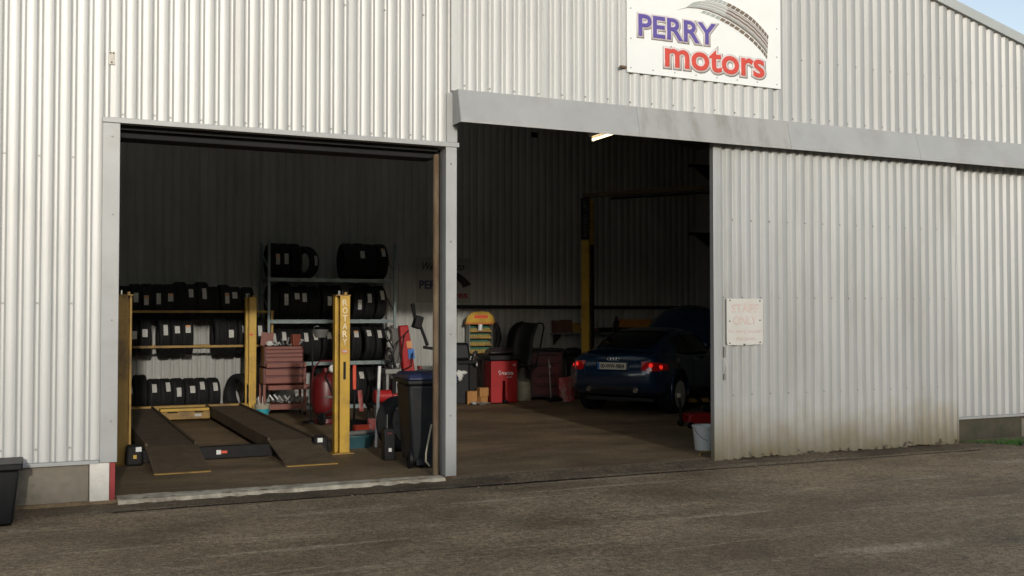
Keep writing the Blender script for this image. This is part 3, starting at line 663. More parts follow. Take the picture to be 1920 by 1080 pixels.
MB().lathe([(0, 1.30), (.08, 1.30), (.13, 1.42), (.125, 1.42), (.07, 1.315), (0, 1.315)], 20, Matrix.Translation((.15, 0, 0))).build('pan', GREYM, lp)
MB().lathe([(0, 0), (.12, 0), (.12, .02), (.03, .04), (0, .04)], 16).build('foot', BLACKP, lp)
# red engine crane handles and clutter right of the post
ec = thing('jack_handle', 'orange red upright jack handle right of the front yellow post', 'jack handle', (4.10, 4.45, 0))
MB().bx((-.01, -.02, .58), (.04, .02, .93)).build('grip', REDO, ec, bevel=.008)
MB().cyl((.015, 0, .05), (.015, 0, .579), .016, n=10).build('rod', BLACKP, ec)
MB().bx((-.14, -.10, 0), (.16, .12, .05)).build('foot', BLACKP, ec, bevel=.01)
MB().box((.10, -.03, .42), (.06, .02, .30), (0, -.10, 0)).build('label_plate', BAGM, ec)
rl = thing('floor_clutter_tray', 'teal plastic oil tray on the floor beside the yellow post', 'tray', (3.62, 2.62, 0), R(8))
MB().lathe([(0, .004), (.17, 0), (.22, .14), (.235, .145), (.235, .16), (.21, .16), (.16, .012), (0, .016)], 24, Matrix.Diagonal((1.15, .8, 1, 1))).build('tray', mat('dark_teal', (.03, .085, .10), .4, 0, .2, 6), rl, smooth=50)
MB().cyl((-.2, -.03, .175), (.25, .02, .175), .03, n=10).build('bottle', GREYM, rl)
for k, (x, y, lx, ly, lz, m, lab) in enumerate(((4.18, 4.32, .22, .10, .09, REDO, 'flat orange red box on the floor right of the yellow post'), (4.38, 4.42, .14, .10, .16, BAGM, 'pink and white carton on the floor behind the teal tray'), (4.36, 4.02, .24, .10, .035, REDO, 'thin orange red tool lying on the floor behind the teal tray'))):
    tag(MB().box((0, 0, lz / 2), (lx, ly, lz)).build('carton' if k < 2 else 'hand_tool', m, None, (x, y, 0), (0, 0, .2 - .3 * k), bevel=.012), lab, 'carton' if k < 2 else 'tool')
tag(MB().blob((0, 0, .06), (.5, .3, .13), 5).build('rag', BLACKP, None, (4.22, 4.75, 0)), 'dark oily rag heap on the floor right of the yellow post', 'rag')
# wheel by the bin
wt = thing('old_wheel', 'worn dark wheel leaning against the wheelie bin', 'wheel', (4.0, 2.05, .335), R(-28))
tw = link('tyre', tyre_mesh('tyre', .335, .21), wt)
rim = MB().lathe([(.215, .085), (.205, .075), (.19, .03), (.06, .045), (0, .045)], 28, Matrix.Rotation(pi / 2, 4, 'Y')); rim.build('rim', mat('dull_rim', (.06, .058, .055), .5, .3, .3, 12), wt, smooth=50)
MB().lathe([(.045, .04), (.045, .06), (.03, .075)], 12, Matrix.Rotation(pi / 2, 4, 'Y')).build('hub', GREYM, wt)
wt.rotation_euler = (0, R(-7), R(-62))
# white pole
tag(MB().cyl((3.815, 2.42, 0.012), (3.87, 2.46, 1.01), .020, n=10).build('white_pole', WPL, None), 'white plastic pipe leaning upright between the yellow post and the bin', 'pipe')
# red cylinder bottle jack lying on a stand
rj = thing('red_jack', 'red horizontal cylinder on a dark stand behind the wheelie bin', 'jack', (4.75, 5.5, 0))
MB().lathe([(0, 0), (.09, 0), (.10, .01), (.10, .26), (.06, .28), (.035, .30), (.035, .36), (.05, .38), (.05, .52), (0, .52)], 20, Matrix.Translation((-.02, 0, .385)) @ Matrix.Rotation(pi / 2, 4, 'Y')).build('cylinder', RED, rj, smooth=40)
MB().bx((-.10, -.20, .22), (.60, .2, .275)).build('stand_top', DARKST, rj, bevel=.01)
for x in (-.06, .52):
    for y in (-.16, .16): MB().bx((x - .02, y - .02, 0), (x + .02, y + .02, .219)).build('leg', DARKST, rj)
MB().cyl((.02, 0, .276), (.02, 0, .30), .03, n=10).build('saddle', DARKST, rj)
# tyre changer
tcg = thing('tyre_changer', 'red column tyre changer with black arm near the back wall', 'tyre changer', (5.95, 6.75, 0))
MB().bx((-.45, -.35, .03), (.35, .35, .56)).build('base_cabinet', DRED, tcg, bevel=.02)
MB().lathe([(0, .57), (.06, .57), (.06, .66), (.24, .68), (.26, .70), (.26, .715), (0, .715)], 24, Matrix.Translation((.15, -.08, 0))).build('turntable', GREYM, tcg, smooth=40)
MB().box((-.22, .18, 1.02), (.22, .16, .90), (0, -.12, 0), (.72, .8)).build('column', RED, tcg, bevel=.02)
MB().box((-.152, .094, .98), (.11, .006, .17), (-.02, -.12, 0)).build('blue_label', BLUEP, tcg); MB().box((-.19, .093, 1.14), (.09, .006, .12), (-.02, -.12, 0)).build('warning_label', PAPERO, tcg)
MB().box((-.03, .12, 1.52), (.14, .16, .22), (0, .3, 0)).build('arm_head', BLACKP, tcg, bevel=.02)
MB().tube([(-.13, .10, 1.84), (-.09, .10, 1.62), (.0, .06, 1.45), (.04, 0, 1.30), (.10, -.02, 1.12)], [.035, .032, .028, .026, .03], 10).build('mount_bar', BLACKP, tcg)
MB().box((.13, -.02, 1.08), (.20, .09, .05), (0, .15, 0)).build('mount_tool', BLACKP, tcg, bevel=.01)
MB().tube([(-.2, .1, 1.38), (-.42, .0, 1.2), (-.55, -.04, .9), (-.42, -.08, .7), (-.2, -.06, .78), (-.16, 0, 1.0)], .011).build('air_hose', BLACKP, tcg)
MB().tube([(-.28, .08, 1.3), (-.36, 0, .95), (-.45, -.08, .6), (-.5, -.12, .35)], .009).build('air_hose', BLACKP, tcg)
MB().bx((-.05, -.18, .72), (.34, .10, .78)).build('clamp_rail', CHROME, tcg, bevel=.01)
MB().box((-.36, .26, 1.12), (.14, .03, .60), (0, -.1, 0)).build('side_guard', mat('dim_grey', (.10, .095, .09), .6), tcg, bevel=.01)
MB().lathe([(0, .75), (.03, .75), (.03, .78), (.015, .79), (.015, .92), (.028, .93), (.028, .99), (0, .99)], 14, Matrix.Translation((-.62, -.2, 0))).build('pedal_lever', BLACKP, tcg)
MB().bx((-.75, -.35, .68), (-.48, -.05, .75)).bx((-.72, -.3, 0), (-.68, -.1, .679)).bx((-.55, -.3, 0), (-.51, -.1, .679)).build('side_shelf', GREYM, tcg)
# wheelie bin
wb = thing('wheelie_bin', 'black wheelie bin with dark blue lid beside the centre post', 'wheelie bin', (3.90, .84, 0), R(-6))
def bin_body(w0, d0, w1, d1, z0, z1): return MB().box((0, 0, (z0 + z1) / 2), (w0, d0, z1 - z0), None, (w1 / w0, d1 / d0))
MB().box((0, .0, .475), (.44, .50, .85), None, (1.22, 1.26)).build('body', BINBLK, wb, bevel=.03)
MB().box((0, 0, .925), (.57, .68, .05)).build('rim', BINBLK, wb, bevel=.015)
MB().box((0, -.0, .985), (.58, .70, .068), None, (.88, .88)).build('lid', BINBLUE, wb, bevel=.02)
MB().tube([(-.24, .33, .93), (-.24, .42, .97), (.24, .42, .97), (.24, .33, .93)], .015).build('handle', BINBLK, wb)
for s in (-1, 1): MB().lathe([(.03, -.025), (.085, -.025), (.10, -.015), (.10, .015), (.085, .025), (.03, .025)], 22, Matrix.Translation((s * .235, -.22, .101)) @ Matrix.Rotation(pi / 2, 4, 'Y'), closed=True).build('wheel', BLACKP, wb, smooth=40)
MB().cyl((-.24, -.22, .101), (.24, -.22, .101), .012, n=8).build('axle', GREYM, wb)
MB().bx((-.18, -.29, .03), (.2, -.2, .10)).build('foot_bar', BINBLK, wb, bevel=.01)

rdm = MB().tube([(3.765, .30, .50), (3.735, .30, .36), (3.70, .29, .20), (3.695, .28, .12), (3.735, .27, .07)], .010)
tag(rdm.build('bent_rod', CREAM, None), 'bent cream coloured rod leaning against the bin and centre post', 'rod')
tb = thing('blue_tool_case', 'small dark case with white tag behind the wheelie bin foot', 'case', (3.70, 1.36, 0))
MB().bx((-.13, -.05, 0), (.0, .07, .36)).build('shell', BLACKP, tb, bevel=.012); MB().bx((-.08, -.056, .10), (-.045, -.051, .14)).build('white_tag', WPL, tb); MB().bx((-.10, -.056, .30), (-.04, -.051, .315)).build('red_clasp', DRED, tb); MB().cyl((-.09, -.03, .361), (-.09, -.03, .52), .008, n=8).build('rod', CHROME, tb)

# ------------------------------------------------------------------ right bay
wbz = thing('wheel_balancer', 'bright red wheel balancer with raised black wheel guard', 'wheel balancer', (7.86, 7.60, 0), R(-3))
bd = MB(); bd.prism([(-.25, .02), (-.03, .02), (-.02, .42), (.03, .42), (.04, .02), (.27, .02), (.27, .80), (-.25, .80)], -.02, .30, 'y'); bd.build('cabinet', RED, wbz, bevel=.008, smooth=0)
MB().bx((-.25, .32, .02), (.27, .50, .80)).build('rear_cabinet', DRED, wbz, bevel=.01)
MB().box((0, .24, .85), (.60, .66, .10)).build('weight_tray', BLACKP, wbz, bevel=.02)
MB().box((0.02, .32, .95), (.48, .40, .12), (R(-12), 0, 0), (.9, .7)).build('control_panel', mat('panel_dark', (.03, .022, .022), .4), wbz, bevel=.015)
put_text('lettering', 'redats', .205, .065, WPL, wbz, (-.015 + .0, -.0215, .535), .02)
put_text('lettering', 'W-290', .10, .022, WPL, wbz, (.06, -.0215, .48), .01)
put_text('lettering', 'CE', .055, .035, WPL, wbz, (.18, -.0215, .70), .008)
sw = MB(); sw.tube([(-.06, -.022, .60), (-.09, -.022, .615), (-.105, -.022, .59), (-.09, -.022, .565), (-.07, -.022, .58), (-.085, -.022, .53), (-.04, -.022, .565), (-.02, -.022, .59)], .006, 5); sw.build('logo_mark', WPL, wbz)
LE = [(.20, .92), (.19, 1.06), (.21, 1.22), (.27, 1.37), (.38, 1.47), (.52, 1.51)]
RE = [(.55, .66), (.63, .84), (.625, 1.05), (.65, 1.22), (.70, 1.36), (.75, 1.49)]
P = []
for i in range(16):
    a, b = curve_at(LE, i / 15), curve_at(RE, i / 15); row = []
    for k in range(9):
        u = k / 8; p = a + (b - a) * u; row.append((p.x, .12 + .26 * (1 - (2 * u - 1) ** 2) * .6 + .20 * (1 - u), p.y))
    P.append(row)
go = MB().grid(P).build('wheel_guard', BLACKP, wbz, smooth=60); so_ = go.modifiers.new('s', 'SOLIDIFY'); so_.thickness = .02
MB().tube([(.74, .12, 1.49), (.84, .10, 1.48), (.86, .10, 1.41), (.80, .10, 1.1), (.71, .11, .74), (.64, .13, .61), (.60, .16, .60)], .016).build('guard_frame', BLACKP, wbz)
MB().cyl((.27, .2, .68), (.75, .2, .68), .03, n=12).cyl((.27, .2, .68), (.42, .2, .68), .06, n=14).build('shaft', DARKST, wbz)
MB().lathe([(.0, 0), (.045, 0), (.06, .02), (.03, .05), (0, .05)], 14, Matrix.Translation((.02, -.03, .02))).build('pedal', BLACKP, wbz)
# yellow display rack on the wall
dp = thing('display_rack', 'wall rack with yellow arched header and shelves of small packets', 'display rack', (7.42, 8.36, .9))
P = [(0, .60), (.03, .71), (.13, .79), (.30, .815), (.47, .80), (.57, .72), (.61, .60)]
MB().prism(P, 0, .05, 'y').build('arched_header', YEL, dp, smooth=0, bevel=.006)
MB().bx((-.01, -.03, .565), (.62, .06, .60)).build('header_lip', mat('orange_lip', (.50, .16, .03), .5), dp, bevel=.004)
MB().bx((.17, -.0035, .68), (.45, -.0005, .74)).build('red_panel', REDO, dp)
MB().bx((.09, .16, .0), (.54, .20, .563)).build('back_panel', GREENB, dp)
for x in (.075, .54): MB().bx((x, .02, .0), (x + .012, .20, .563)).build('side_panel', GREYM, dp)
for z in (.02, .165, .305, .43):
    s_ = MB().bx((.09, .02, z - .01), (.54, .158, z)).bx((.09, .012, z - .012), (.54, .019, z + .02)).build('shelf', YELD, dp)
    pk = MB(); rp = random.Random(int(z * 1000))
    for k in range(11): x = .10 + k * .039; pk.box((x + .016, .07, z + .001 + .03), (.028, .06, .05 + rp.uniform(-.0, .02)))
    pk.build('packets', OLIVE, s_)
tag(MB().lathe([(.0, 0), (.042, 0), (.042, .12), (.02, .125), (0, .125)], 18).build('paper_roll', WPL, None, (7.69, 8.33, 1.345), (0, .12, 0)), 'white roll hanging at the yellow display rack', 'paper roll')
tag(MB().tube([(8.0, 8.31, 1.50), (8.06, 8.3, 1.38), (8.08, 8.3, 1.2), (8.05, 8.3, 1.06), (7.97, 8.31, .98)], [.03, .05, .055, .04, .02], 8).build('hanging_belt', BLACKP, None), 'dark belt hanging on the right of the yellow display rack', 'belt')
# black bench machine by the post
bm_ = thing('parts_washer', 'black cabinet with rounded hood and chrome fittings beside the red balancer', 'machine', (7.0, 7.85, 0), R(-6))
MB().box((.08, .15, .97), (.46, .30, .32), None, (.86, .7)).build('hood', BLACKP, bm_, bevel=.05)
MB().bx((-.2, .0, .74), (.45, .42, .80)).build('counter', DARKST, bm_, bevel=.008)
MB().bx((-.18, .06, .0), (.28, .40, .738)).build('cabinet', BLACKP, bm_, bevel=.012)
ft = MB()
for k in range(7): ft.cyl((.34 + .03 * (k % 3), -.02 + .02 * k, .80 + .005 * k), (.36 + .03 * (k % 2), -.03, .93 - .02 * (k % 3)), .014, n=8)
ft.lathe([(0, .95), (.04, .95), (.045, .98), (.02, 1.0), (0, 1.0)], 12, Matrix.Translation((.40, .05, -.02))); ft.lathe([(0, .70), (.035, .70), (.035, .76), (0, .76)], 12, Matrix.Translation((.40, -.04, 0)))
ft.build('chrome_fittings', CHROME, bm_)
MB().bx((.30, .1, .10), (.45, .38, .73)).build('side_pipe_box', DARKST, bm_, bevel=.01)
MB().bx((-.12, -.03, .845), (.02, .0, .86)).build('trim', CHROME, bm_)
tag(MB().blob((0, 0, 0), (.16, .10, .20), 8, amp=.25).blob((.09, 0, .06), (.14, .06, .07), 9).build('rag', WPL, None, (7.08, 7.86, .52)), 'white rag hanging on the front of the black cabinet', 'rag')
for k, (x, y, z, a, b, c, lab) in enumerate(((7.48, 7.72, 0, .16, .14, .14, 'lower orange cardboard box left of the red balancer'), (7.50, 7.74, .141, .18, .14, .16, 'upper orange cardboard box stacked left of the red balancer'), (7.30, 7.80, 0, .18, .18, .24, 'brown cardboard carton under the black cabinet edge'))):
    tag(MB().box((0, 0, c / 2), (a, b, c)).build('cardboard_box', CARD, None, (x, y, z), (0, 0, .3 - .25 * k), bevel=.004), lab, 'box')
cl = MB(); rp = random.Random(5)
for k in range(16): x, y = rp.uniform(0, .35), rp.uniform(0, .15); cl.box((x, y, .012 + rp.uniform(0, .03)), (.07, .03, .02), (rp.uniform(-.4, .4), rp.uniform(-.4, .4), rp.uniform(0, 3)))
q = cl.build('floor_scraps', GREYM, None, (7.22, 7.48, 0)); q['kind'] = 'stuff'; tag(q, 'loose grey scraps on the floor left of the red balancer', 'scraps')
dm = thing('plastic_drum', 'dirty cream plastic drum between the red balancer and black cabinet', 'drum', (8.52, 8.1, 0))
MB().lathe([(.0, 0), (.125, 0), (.135, .02), (.135, .34), (.12, .365), (.10, .37), (.10, .36), (0, .355)], 24).build('body', CREAM, dm, smooth=50)
MB().tube([(.1 * cos(a), -.02, .37 + .05 * sin(a)) for a in [pi * i / 8 for i in range(9)]], .008).build('handle', CREAM, dm)
# dark tool cabinet
tcab = thing('tool_cabinet', 'dark maroon tool cabinet standing right of the cream drum', 'cabinet', (8.98, 8.12, 0), R(-16))
MB().bx((-.32, -.2, .06), (.32, .26, .95)).build('carcass', mat('maroon_steel', (.035, .013, .014), .4, .1, .2, 6), tcab, bevel=.012)
MB().bx((-.34, -.22, .952), (.34, .28, 1.0)).build('top', BLACKP, tcab, bevel=.015)
for z in (.72, .52, .32, .12): 
    d_ = MB().bx((-.28, -.215, z), (.28, -.2005, z + .18)).build('drawer', DRED, tcab, bevel=.004); MB().bx((-.2, -.232, z + .14), (.2, -.2155, z + .155)).build('handle', DARKST, d_)
MB().lathe([(0, 0), (.028, 0), (.028, .004), (0, .004)], 16, Matrix.Translation((.05, -.222, .66)) @ Matrix.Rotation(pi / 2, 4, 'X')).build('badge', WPL, tcab)
for x in (-.25, .25): MB().cyl((x - .02, 0, .03), (x + .02, 0, .03), .03, n=10).build('castor', BLACKP, tcab)
tag(MB().cyl((8.95, 7.80, .05), (8.93, 7.86, .80), .012, n=8).build('pale_rod', CREAM, None), 'pale rod leaning on the front of the maroon cabinet', 'rod')
tag(MB().cyl((9.10, 7.76, .05), (9.05, 7.82, .72), .010, n=8).build('red_rod', RED, None), 'thin red rod leaning on the front of the maroon cabinet', 'rod')
tag(MB().box((0, 0, .04), (.42, .14, .07), (0, 0, .1)).build('jack_base', BLACKP, None, (9.0, 7.62, 0), bevel=.015), 'low dark jack base on the floor before the maroon cabinet', 'block')  # low dark base of a jack
bg_ = MB(); P = []
for i in range(9):
    z = .46 * i / 8; wv = .15 * (1 - .35 * (i / 8) ** 2); P.append([(wv * cos(2 * pi * j / 14) * (1 + .12 * sin(j * 3 + i)) + .07 * i / 8 * (-1 if j % 5 else 1), .09 * sin(2 * pi * j / 14) * (1 - .6 * i / 8) * (1 + .15 * sin(j * 2 - i)), z) for j in range(14)])
bg_.grid(P, True)
tag(bg_.build('printed_bag', BAGM, None, (9.22, 7.62, .003), (0, -.12, .2), smooth=50), 'crumpled red and white printed bag at the foot of the yellow column', 'bag')
# workbench and wall shelf
bn = thing('workbench', 'dark workbench behind the yellow lift column', 'workbench', (9.42, 8.02, 0))
MB().bx((-.05, -.1, .80), (1.0, .5, .85)).build('top', DARKST, bn, bevel=.006)
for x in (-.02, .93):
    for y in (-.07, .44): MB().bx((x, y, 0), (x + .05, y + .05, .799)).build('leg', DARKST, bn)
tag(MB().blob((0, 0, .07), (.44, .3, .16), 21, amp=.25).build('engine_part', BLACKP, None, (9.62, 8.12, .85)), 'black engine part lying on the dark workbench', 'engine part')
ws = thing('wall_shelf', 'grey wall shelf behind the yellow lift column', 'shelf', (9.32, 8.30, 1.26))
MB().bx((0, 0, 0), (1.62, .30, .025)).build('board', SHELF, ws)
for x in (.1, .8, 1.5): MB().prism([(.02, -.002), (.33, -.002), (.33, -.22)], x, x + .02, 'x').build('bracket', DARKST, ws)
for k, (x, a, c, m, lab) in enumerate(((9.42, .18, .25, BRICKB, 'brown carton at the left end of the wall shelf'), (9.61, .17, .26, BRICKB, 'second brown carton on the wall shelf'), (9.80, .16, .20, YELD, 'yellow carton on the wall shelf beside the lift column'), (10.15, .30, .09, BRICKB, 'low brown carton on the wall shelf right of the lift column'), (10.5, .28, .10, DARKST, 'low dark carton on the right of the wall shelf'))):
    tag(MB().box((0, 0, c / 2), (a, .2, c)).build('carton', m, None, (x, 8.44, 1.286), (0, 0, .06 * (k % 3 - 1)), bevel=.004), lab, 'carton')
tag(MB().lathe([(0, 0), (.055, 0), (.06, .02), (.06, .2), (.025, .26), (.025, .33), (0, .33)], 16).build('bottle', BLACKP, None, (10.76, 8.42, 1.286)), 'black bottle standing at the right of the wall shelf', 'bottle')
# cabinet with orange lid behind the car
oc = thing('orange_lid_cabinet', 'long dark cabinet with orange tapered lid behind the blue car', 'cabinet', (11.50, 8.28, 0))
MB().bx((-.72, -.20, .02), (.74, .28, 1.39)).build('carcass', DARKST, oc, bevel=.01)
MB().box((0.01, .04, 1.475), (1.50, .52, .16), None, (.90, .75)).build('lid', mat('orange_paint', (.42, .17, .03), .5, 0, .12, 5), oc, bevel=.006)
# brackets on the right wall
for z, lab in ((3.30, 'lower dark cantilever arm high on the right wall'), (4.72, 'upper dark cantilever arm high on the right wall')):
    t = thing('wall_arm', lab, 'shelf', (12.88, 8.0, z))
    MB().bx((-.62, -.03, 0), (0, .03, .06)).build('arm', DARKST, t); MB().prism([(-.5, 0), (0, 0), (0, -.3), (-.03, -.3)], -.012, .012, 'y').build('gusset', DARKST, t, smooth=0)

# two post lift
HD = R(-55)
tl = thing('two_post_lift', 'yellow two post car lift with overhead beam round the blue car', 'car lift', (10.66, 6.32, 0), HD)
for sx, nm in ((-1.62, 'column'), (1.62, 'column')):
    s = 1 if sx < 0 else -1
    pol = [(-.14, -.12), (.02, -.12), (.02, -.05), (-.05, -.05), (-.05, .05), (.02, .05), (.02, .12), (-.14, .12)]
    c_ = MB().prism([(s * a, b) for a, b in pol], .012, 3.9, 'z').build(nm, YEL, tl, (sx, 0, 0), smooth=0, bevel=.004)
    MB().bx((-.25, -.22, 0), (.25, .22, .011)).build('base_plate', YELD, c_)
    MB().bx((-.145, -.135, 3.1), (.035, -.1215, 3.91)).build('dark_panel', BLACKP, c_)
    MB().bx((-.06, -.04, .1), (.06, .04, 3.0)).build('carriage_rail', DARKST, c_)
    if sx < 0:
        put_text('lettering', 'ROTARY LIFT', .70, .085, mat('dim_print', (.10, .10, .095), .6), c_, (.005, -.1365, 3.16), .02, rot=(0, R(-90), 0))
    cg = MB().box((s * .13, 0, .30), (.16, .20, .36)).build('carriage', DARKST, tl, (sx, 0, 0), bevel=.01)
    for q_, ln in ((-1, 1.15), (1, 1.05)):
        ang = math.atan2(q_ * .85, s * .80); arm = MB().box((ln / 2, 0, 0), (ln, .09, .07)); 
        ao = arm.build('arm', YELD, tl, (sx + s * .14, q_ * .06, .155), (0, 0, ang), bevel=.006)
        for k in range(4): MB().prism([(.15 + k * .24, -.0352), (.25 + k * .24, -.0352), (.30 + k * .24, .0352), (.20 + k * .24, .0352)], -.0462, .0462, 'y').build('hazard_stripe', BLACKP, ao, smooth=0)
        MB().cyl((ln - .06, 0, .036), (ln - .06, 0, .10), .05, n=14).build('pad', BLACKP, ao)
MB().bx((-1.76, -.06, 3.93), (1.76, .06, 4.01)).build('overhead_beam', mat('brown_beam', (.11, .065, .025), .6, 0, .2, 5), tl, bevel=.006)
MB().cyl((-1.1, -.16, 3.86), (1.62, -.16, 3.86), .025, n=8).build('shutoff_bar', DARKST, tl)

# ------------------------------------------------------------------ the car
car = thing('blue_car', 'dark blue coupe parked nose in with its bonnet raised on the lift', 'car', (8.61, 4.89, .075), HD)
L = 4.04
def lerp(tab, y):
    for (a, va), (b, vb) in zip(tab, tab[1:]):
        if y <= b: t = (y - a) / (b - a); t = t * t * (3 - 2 * t) if False else t; return va + (vb - va) * t
    return tab[-1][1]
HW = [(0, .60), (.06, .72), (.16, .80), (.35, .86), (.8, .882), (1.5, .868), (2.4, .868), (3.2, .882), (3.6, .84), (3.85, .74), (3.98, .60), (4.04, .48)]
BELT = [(0, .70), (.06, .83), (.16, .905), (.4, .945), (.9, .955), (1.6, .93), (2.4, .92), (2.8, .90), (3.3, .83), (3.7, .74), (3.95, .62), (4.04, .52)]
BOT = [(0, .42), (.06, .32), (.2, .24), (.6, .19), (3.4, .18), (3.8, .20), (4.0, .28), (4.04, .36)]
ys = [0, .02, .06, .11, .16, .25, .35, .5, .65, .8, .95, 1.1, 1.3, 1.6, 1.9, 2.2, 2.5, 2.8, 3.0, 3.2, 3.4, 3.6, 3.75, 3.87, 3.95, 4.0, 4.04]
rows = []
for y in ys:
    hw, bt, bo = lerp(HW, y), lerp(BELT, y), lerp(BOT, y); H = bt - bo
    half = [(0, bo), (hw * .55, bo), (hw * .86, bo + .01), (hw * .965, bo + H * .12), (hw * .99, bo + H * .30), (hw, bo + H * .48), (hw * .985, bo + H * .68), (hw * .94, bo + H * .86), (hw * .86, bo + H * .965), (hw * .70, bo + H * 1.01), (hw * .40, bo + H * 1.03), (0, bo + H * 1.035)]
    rows.append([(x, y, z) for x, z in half] + [(-x, y, z) for x, z in half[-2:0:-1]])
mb = MB(); mb.grid(rows, True); n_ = len(rows[0])
mb.f.append(tuple(range(n_))); mb.f.append(tuple(range((len(ys) - 1) * n_, len(ys) * n_))[::-1])
body = mb.build('body', NAVY, None, smooth=80)
cut = MB()
for y in (.80, 3.20):
    for s in (-1, 1): cut.cyl((s * .55, y, .305), (s * 1.1, y, .305), .365, n=40)
co = cut.build('cutter', CARBLK, None)
bo_ = body.modifiers.new('b', 'BOOLEAN'); bo_.operation = 'DIFFERENCE'; bo_.object = co; bo_.solver = 'EXACT'
dg = bpy.context.evaluated_depsgraph_get(); dg.update()
me = bpy.data.meshes.new_from_object(body.evaluated_get(dg))
bvh = BVHTree.FromObject(body, dg)
bpy.data.objects.remove(body); bpy.data.objects.remove(co)
for i in range(len(me.materials)): me.materials[i] = NAVY
me.set_sharp_from_angle(angle=R(38)); body = link('body', me, car)
# greenhouse: glass dome, roof skin, pillars
def dome(y0, y1, zr, hwb, hwt, off=0.):
    return [(y, lerp(zr, y) + off) for y in (y0, y1)]
ZR = [(.22, .90), (.42, 1.01), (.65, 1.115), (.90, 1.205), (1.2, 1.285), (1.5, 1.33), (1.78, 1.346), (2.05, 1.335), (2.3, 1.29), (2.55, 1.195), (2.8, 1.05), (2.98, .92)]
WB = [(.22, .50), (.42, .62), (.7, .72), (1.2, .76), (1.8, .775), (2.4, .765), (2.98, .66)]
WT = [(.22, .40), (.42, .44), (.7, .48), (1.2, .50), (1.8, .53), (2.4, .54), (2.98, .56)]
gy = [.22 + i * (2.98 - .22) / 30 for i in range(31)]
def gh_row(y, o=0., n=14):
    zb = lerp(BELT, y) - .015; zt = lerp(ZR, y) + o; b_, t_ = lerp(WB, y) + o, lerp(WT, y) + o; pts = []
    h = max(zt - zb, .01)
    prof_ = [(b_, zb), (b_ - (b_ - t_) * .30, zb + h * .38), (b_ - (b_ - t_) * .68, zb + h * .72), (t_ + .02, zb + h * .86), (t_ - .05, zb + h * .945), (t_ * .6, zb + h * .99), (0, zb + h)]
    return [(x, y, z) for x, z in prof_] + [(-x, y, z) for x, z in prof_[-2::-1]]
MB().grid([gh_row(y) for y in gy]).build('glasshouse', GLASS, car, smooth=60)
def skin(name, y0, y1, j0, j1, m, o=.008, n=16):
    rows_ = []
    for i in range(n + 1): r_ = gh_row(y0 + (y1 - y0) * i / n, o); rows_.append(r_[j0:j1 + 1])
    ob = MB().grid(rows_).build(name, m, car, smooth=60); return ob
skin('roof', 1.22, 2.22, 3, 9, NAVY)
skin('roof_rail', .26, 2.9, 2, 3, NAVY, .009, 26); skin('roof_rail', .26, 2.9, 9, 10, NAVY, .009, 26)
for a, b in ((0, 3), (9, 12)):
    skin('rear_pillar', .24, 1.0, a, b, NAVY, .010)
    skin('door_pillar', 1.52, 1.57, a, b, CARBLK, .010, 2)
skin('rear_deck', .22, .40, 3, 9, NAVY, .010, 4)
# conforming patches on the body (lamps, seams)
def patch(name, m, pts, cast, off=.006, parent=car):
    P_ = []
    for row in pts:
        rr = []
        for p in row:
            o_, d_ = cast(p); hit = bvh.ray_cast(o_, d_)
            h = hit[0] if hit[0] is not None else o_ + d_ * .5
            rr.append(h - d_ * off)
        P_.append(rr)
    ob = MB().grid(P_).build(name, m, parent, smooth=60); return ob
def corner(p):   # p = (angle from straight back, height) seen from a point inside the tail
    a, z, s = p; c_ = Vector((s * .30, .55, z)); d_ = Vector((s * sin(a), -cos(a), 0)); return c_ + d_ * 2.0, -d_
for s in (1, -1):
    pts = [[(R(22 + 48 * i / 14), z0 + (z1 - z0) * k / 5, s) for k in range(6)] for i in range(15) for z0, z1 in [(.655 + .03 * abs(i / 14 - .4), .80 + .01 * (1 - i / 14) - .035 * (i / 14) ** 2)]]
    lamp = patch('tail_lamp', TAIL, pts, corner, .010)
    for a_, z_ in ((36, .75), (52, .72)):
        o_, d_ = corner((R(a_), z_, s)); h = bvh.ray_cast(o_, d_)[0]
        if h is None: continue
        MB().lathe([(0, -.004), (.036, -.003), (.030, .006), (0, .010)], 16, Matrix.Translation(h - d_ * .012) @ (-d_).to_track_quat('Z', 'Y').to_matrix().to_4x4()).build('lamp_lens', mat('lamp_red_painted_glow', (.8, .02, .015), .1, 0, 0, 3, coat=1, emit=(1, .03, .02, .4)), lamp)  # red emission stands in for light the lens throws back
back = lambda p: (Vector((p[0], -.6, p[1])), Vector((0, 1, 0)))
# seams and boot lid
def seam(name, xz, r=.004):
    pts = []
    for p in xz:
        h = bvh.ray_cast(*back(p))[0]
        if h is not None: pts.append(h - Vector((0, .002, 0)))
    MB().tube(pts, r, 5).build(name, CARBLK, car)
seam('bumper_seam', [(-.66 + 1.32 * i / 24, .565 - .01 * cos(i / 24 * 2 * pi)) for i in range(25)])
seam('boot_seam', [(-.50, .60 + .22 * i / 8) for i in range(9)]); seam('boot_seam', [(.50, .60 + .22 * i / 8) for i in range(9)])
# number plate
h = bvh.ray_cast(*back((0, .70)))[0]; py = h.y - .022
npl = MB().bx((-.26, py - .006, .675), (.26, py + .006, .785)).build('number_plate', PLATE, car, bevel=.002)
MB().bx((-.258, py - .0085, .678), (-.216, py - .0065, .782)).build('blue_band', BLUEP, npl)
put_text('lettering', '00-WW-9804', .43, .072, INK, npl, (-.20, py - .0082, .694), .03)
MB().bx((-.29, py + .0065, .64), (.29, py + .05, .80)).build('plate_recess', NAVY, car, bevel=.012)
rg = MB()
for k in range(4):
    hh = bvh.ray_cast(*back((-.075 + k * .05, .845)))[0]
    if hh is not None: rg.tube([(hh.x + .030 * cos(a), hh.y - .012, .845 + .030 * sin(a)) for a in [2 * pi * i / 18 for i in range(18)]], .005, 5, True)
rg.build('ring_emblem', CHROME, car)
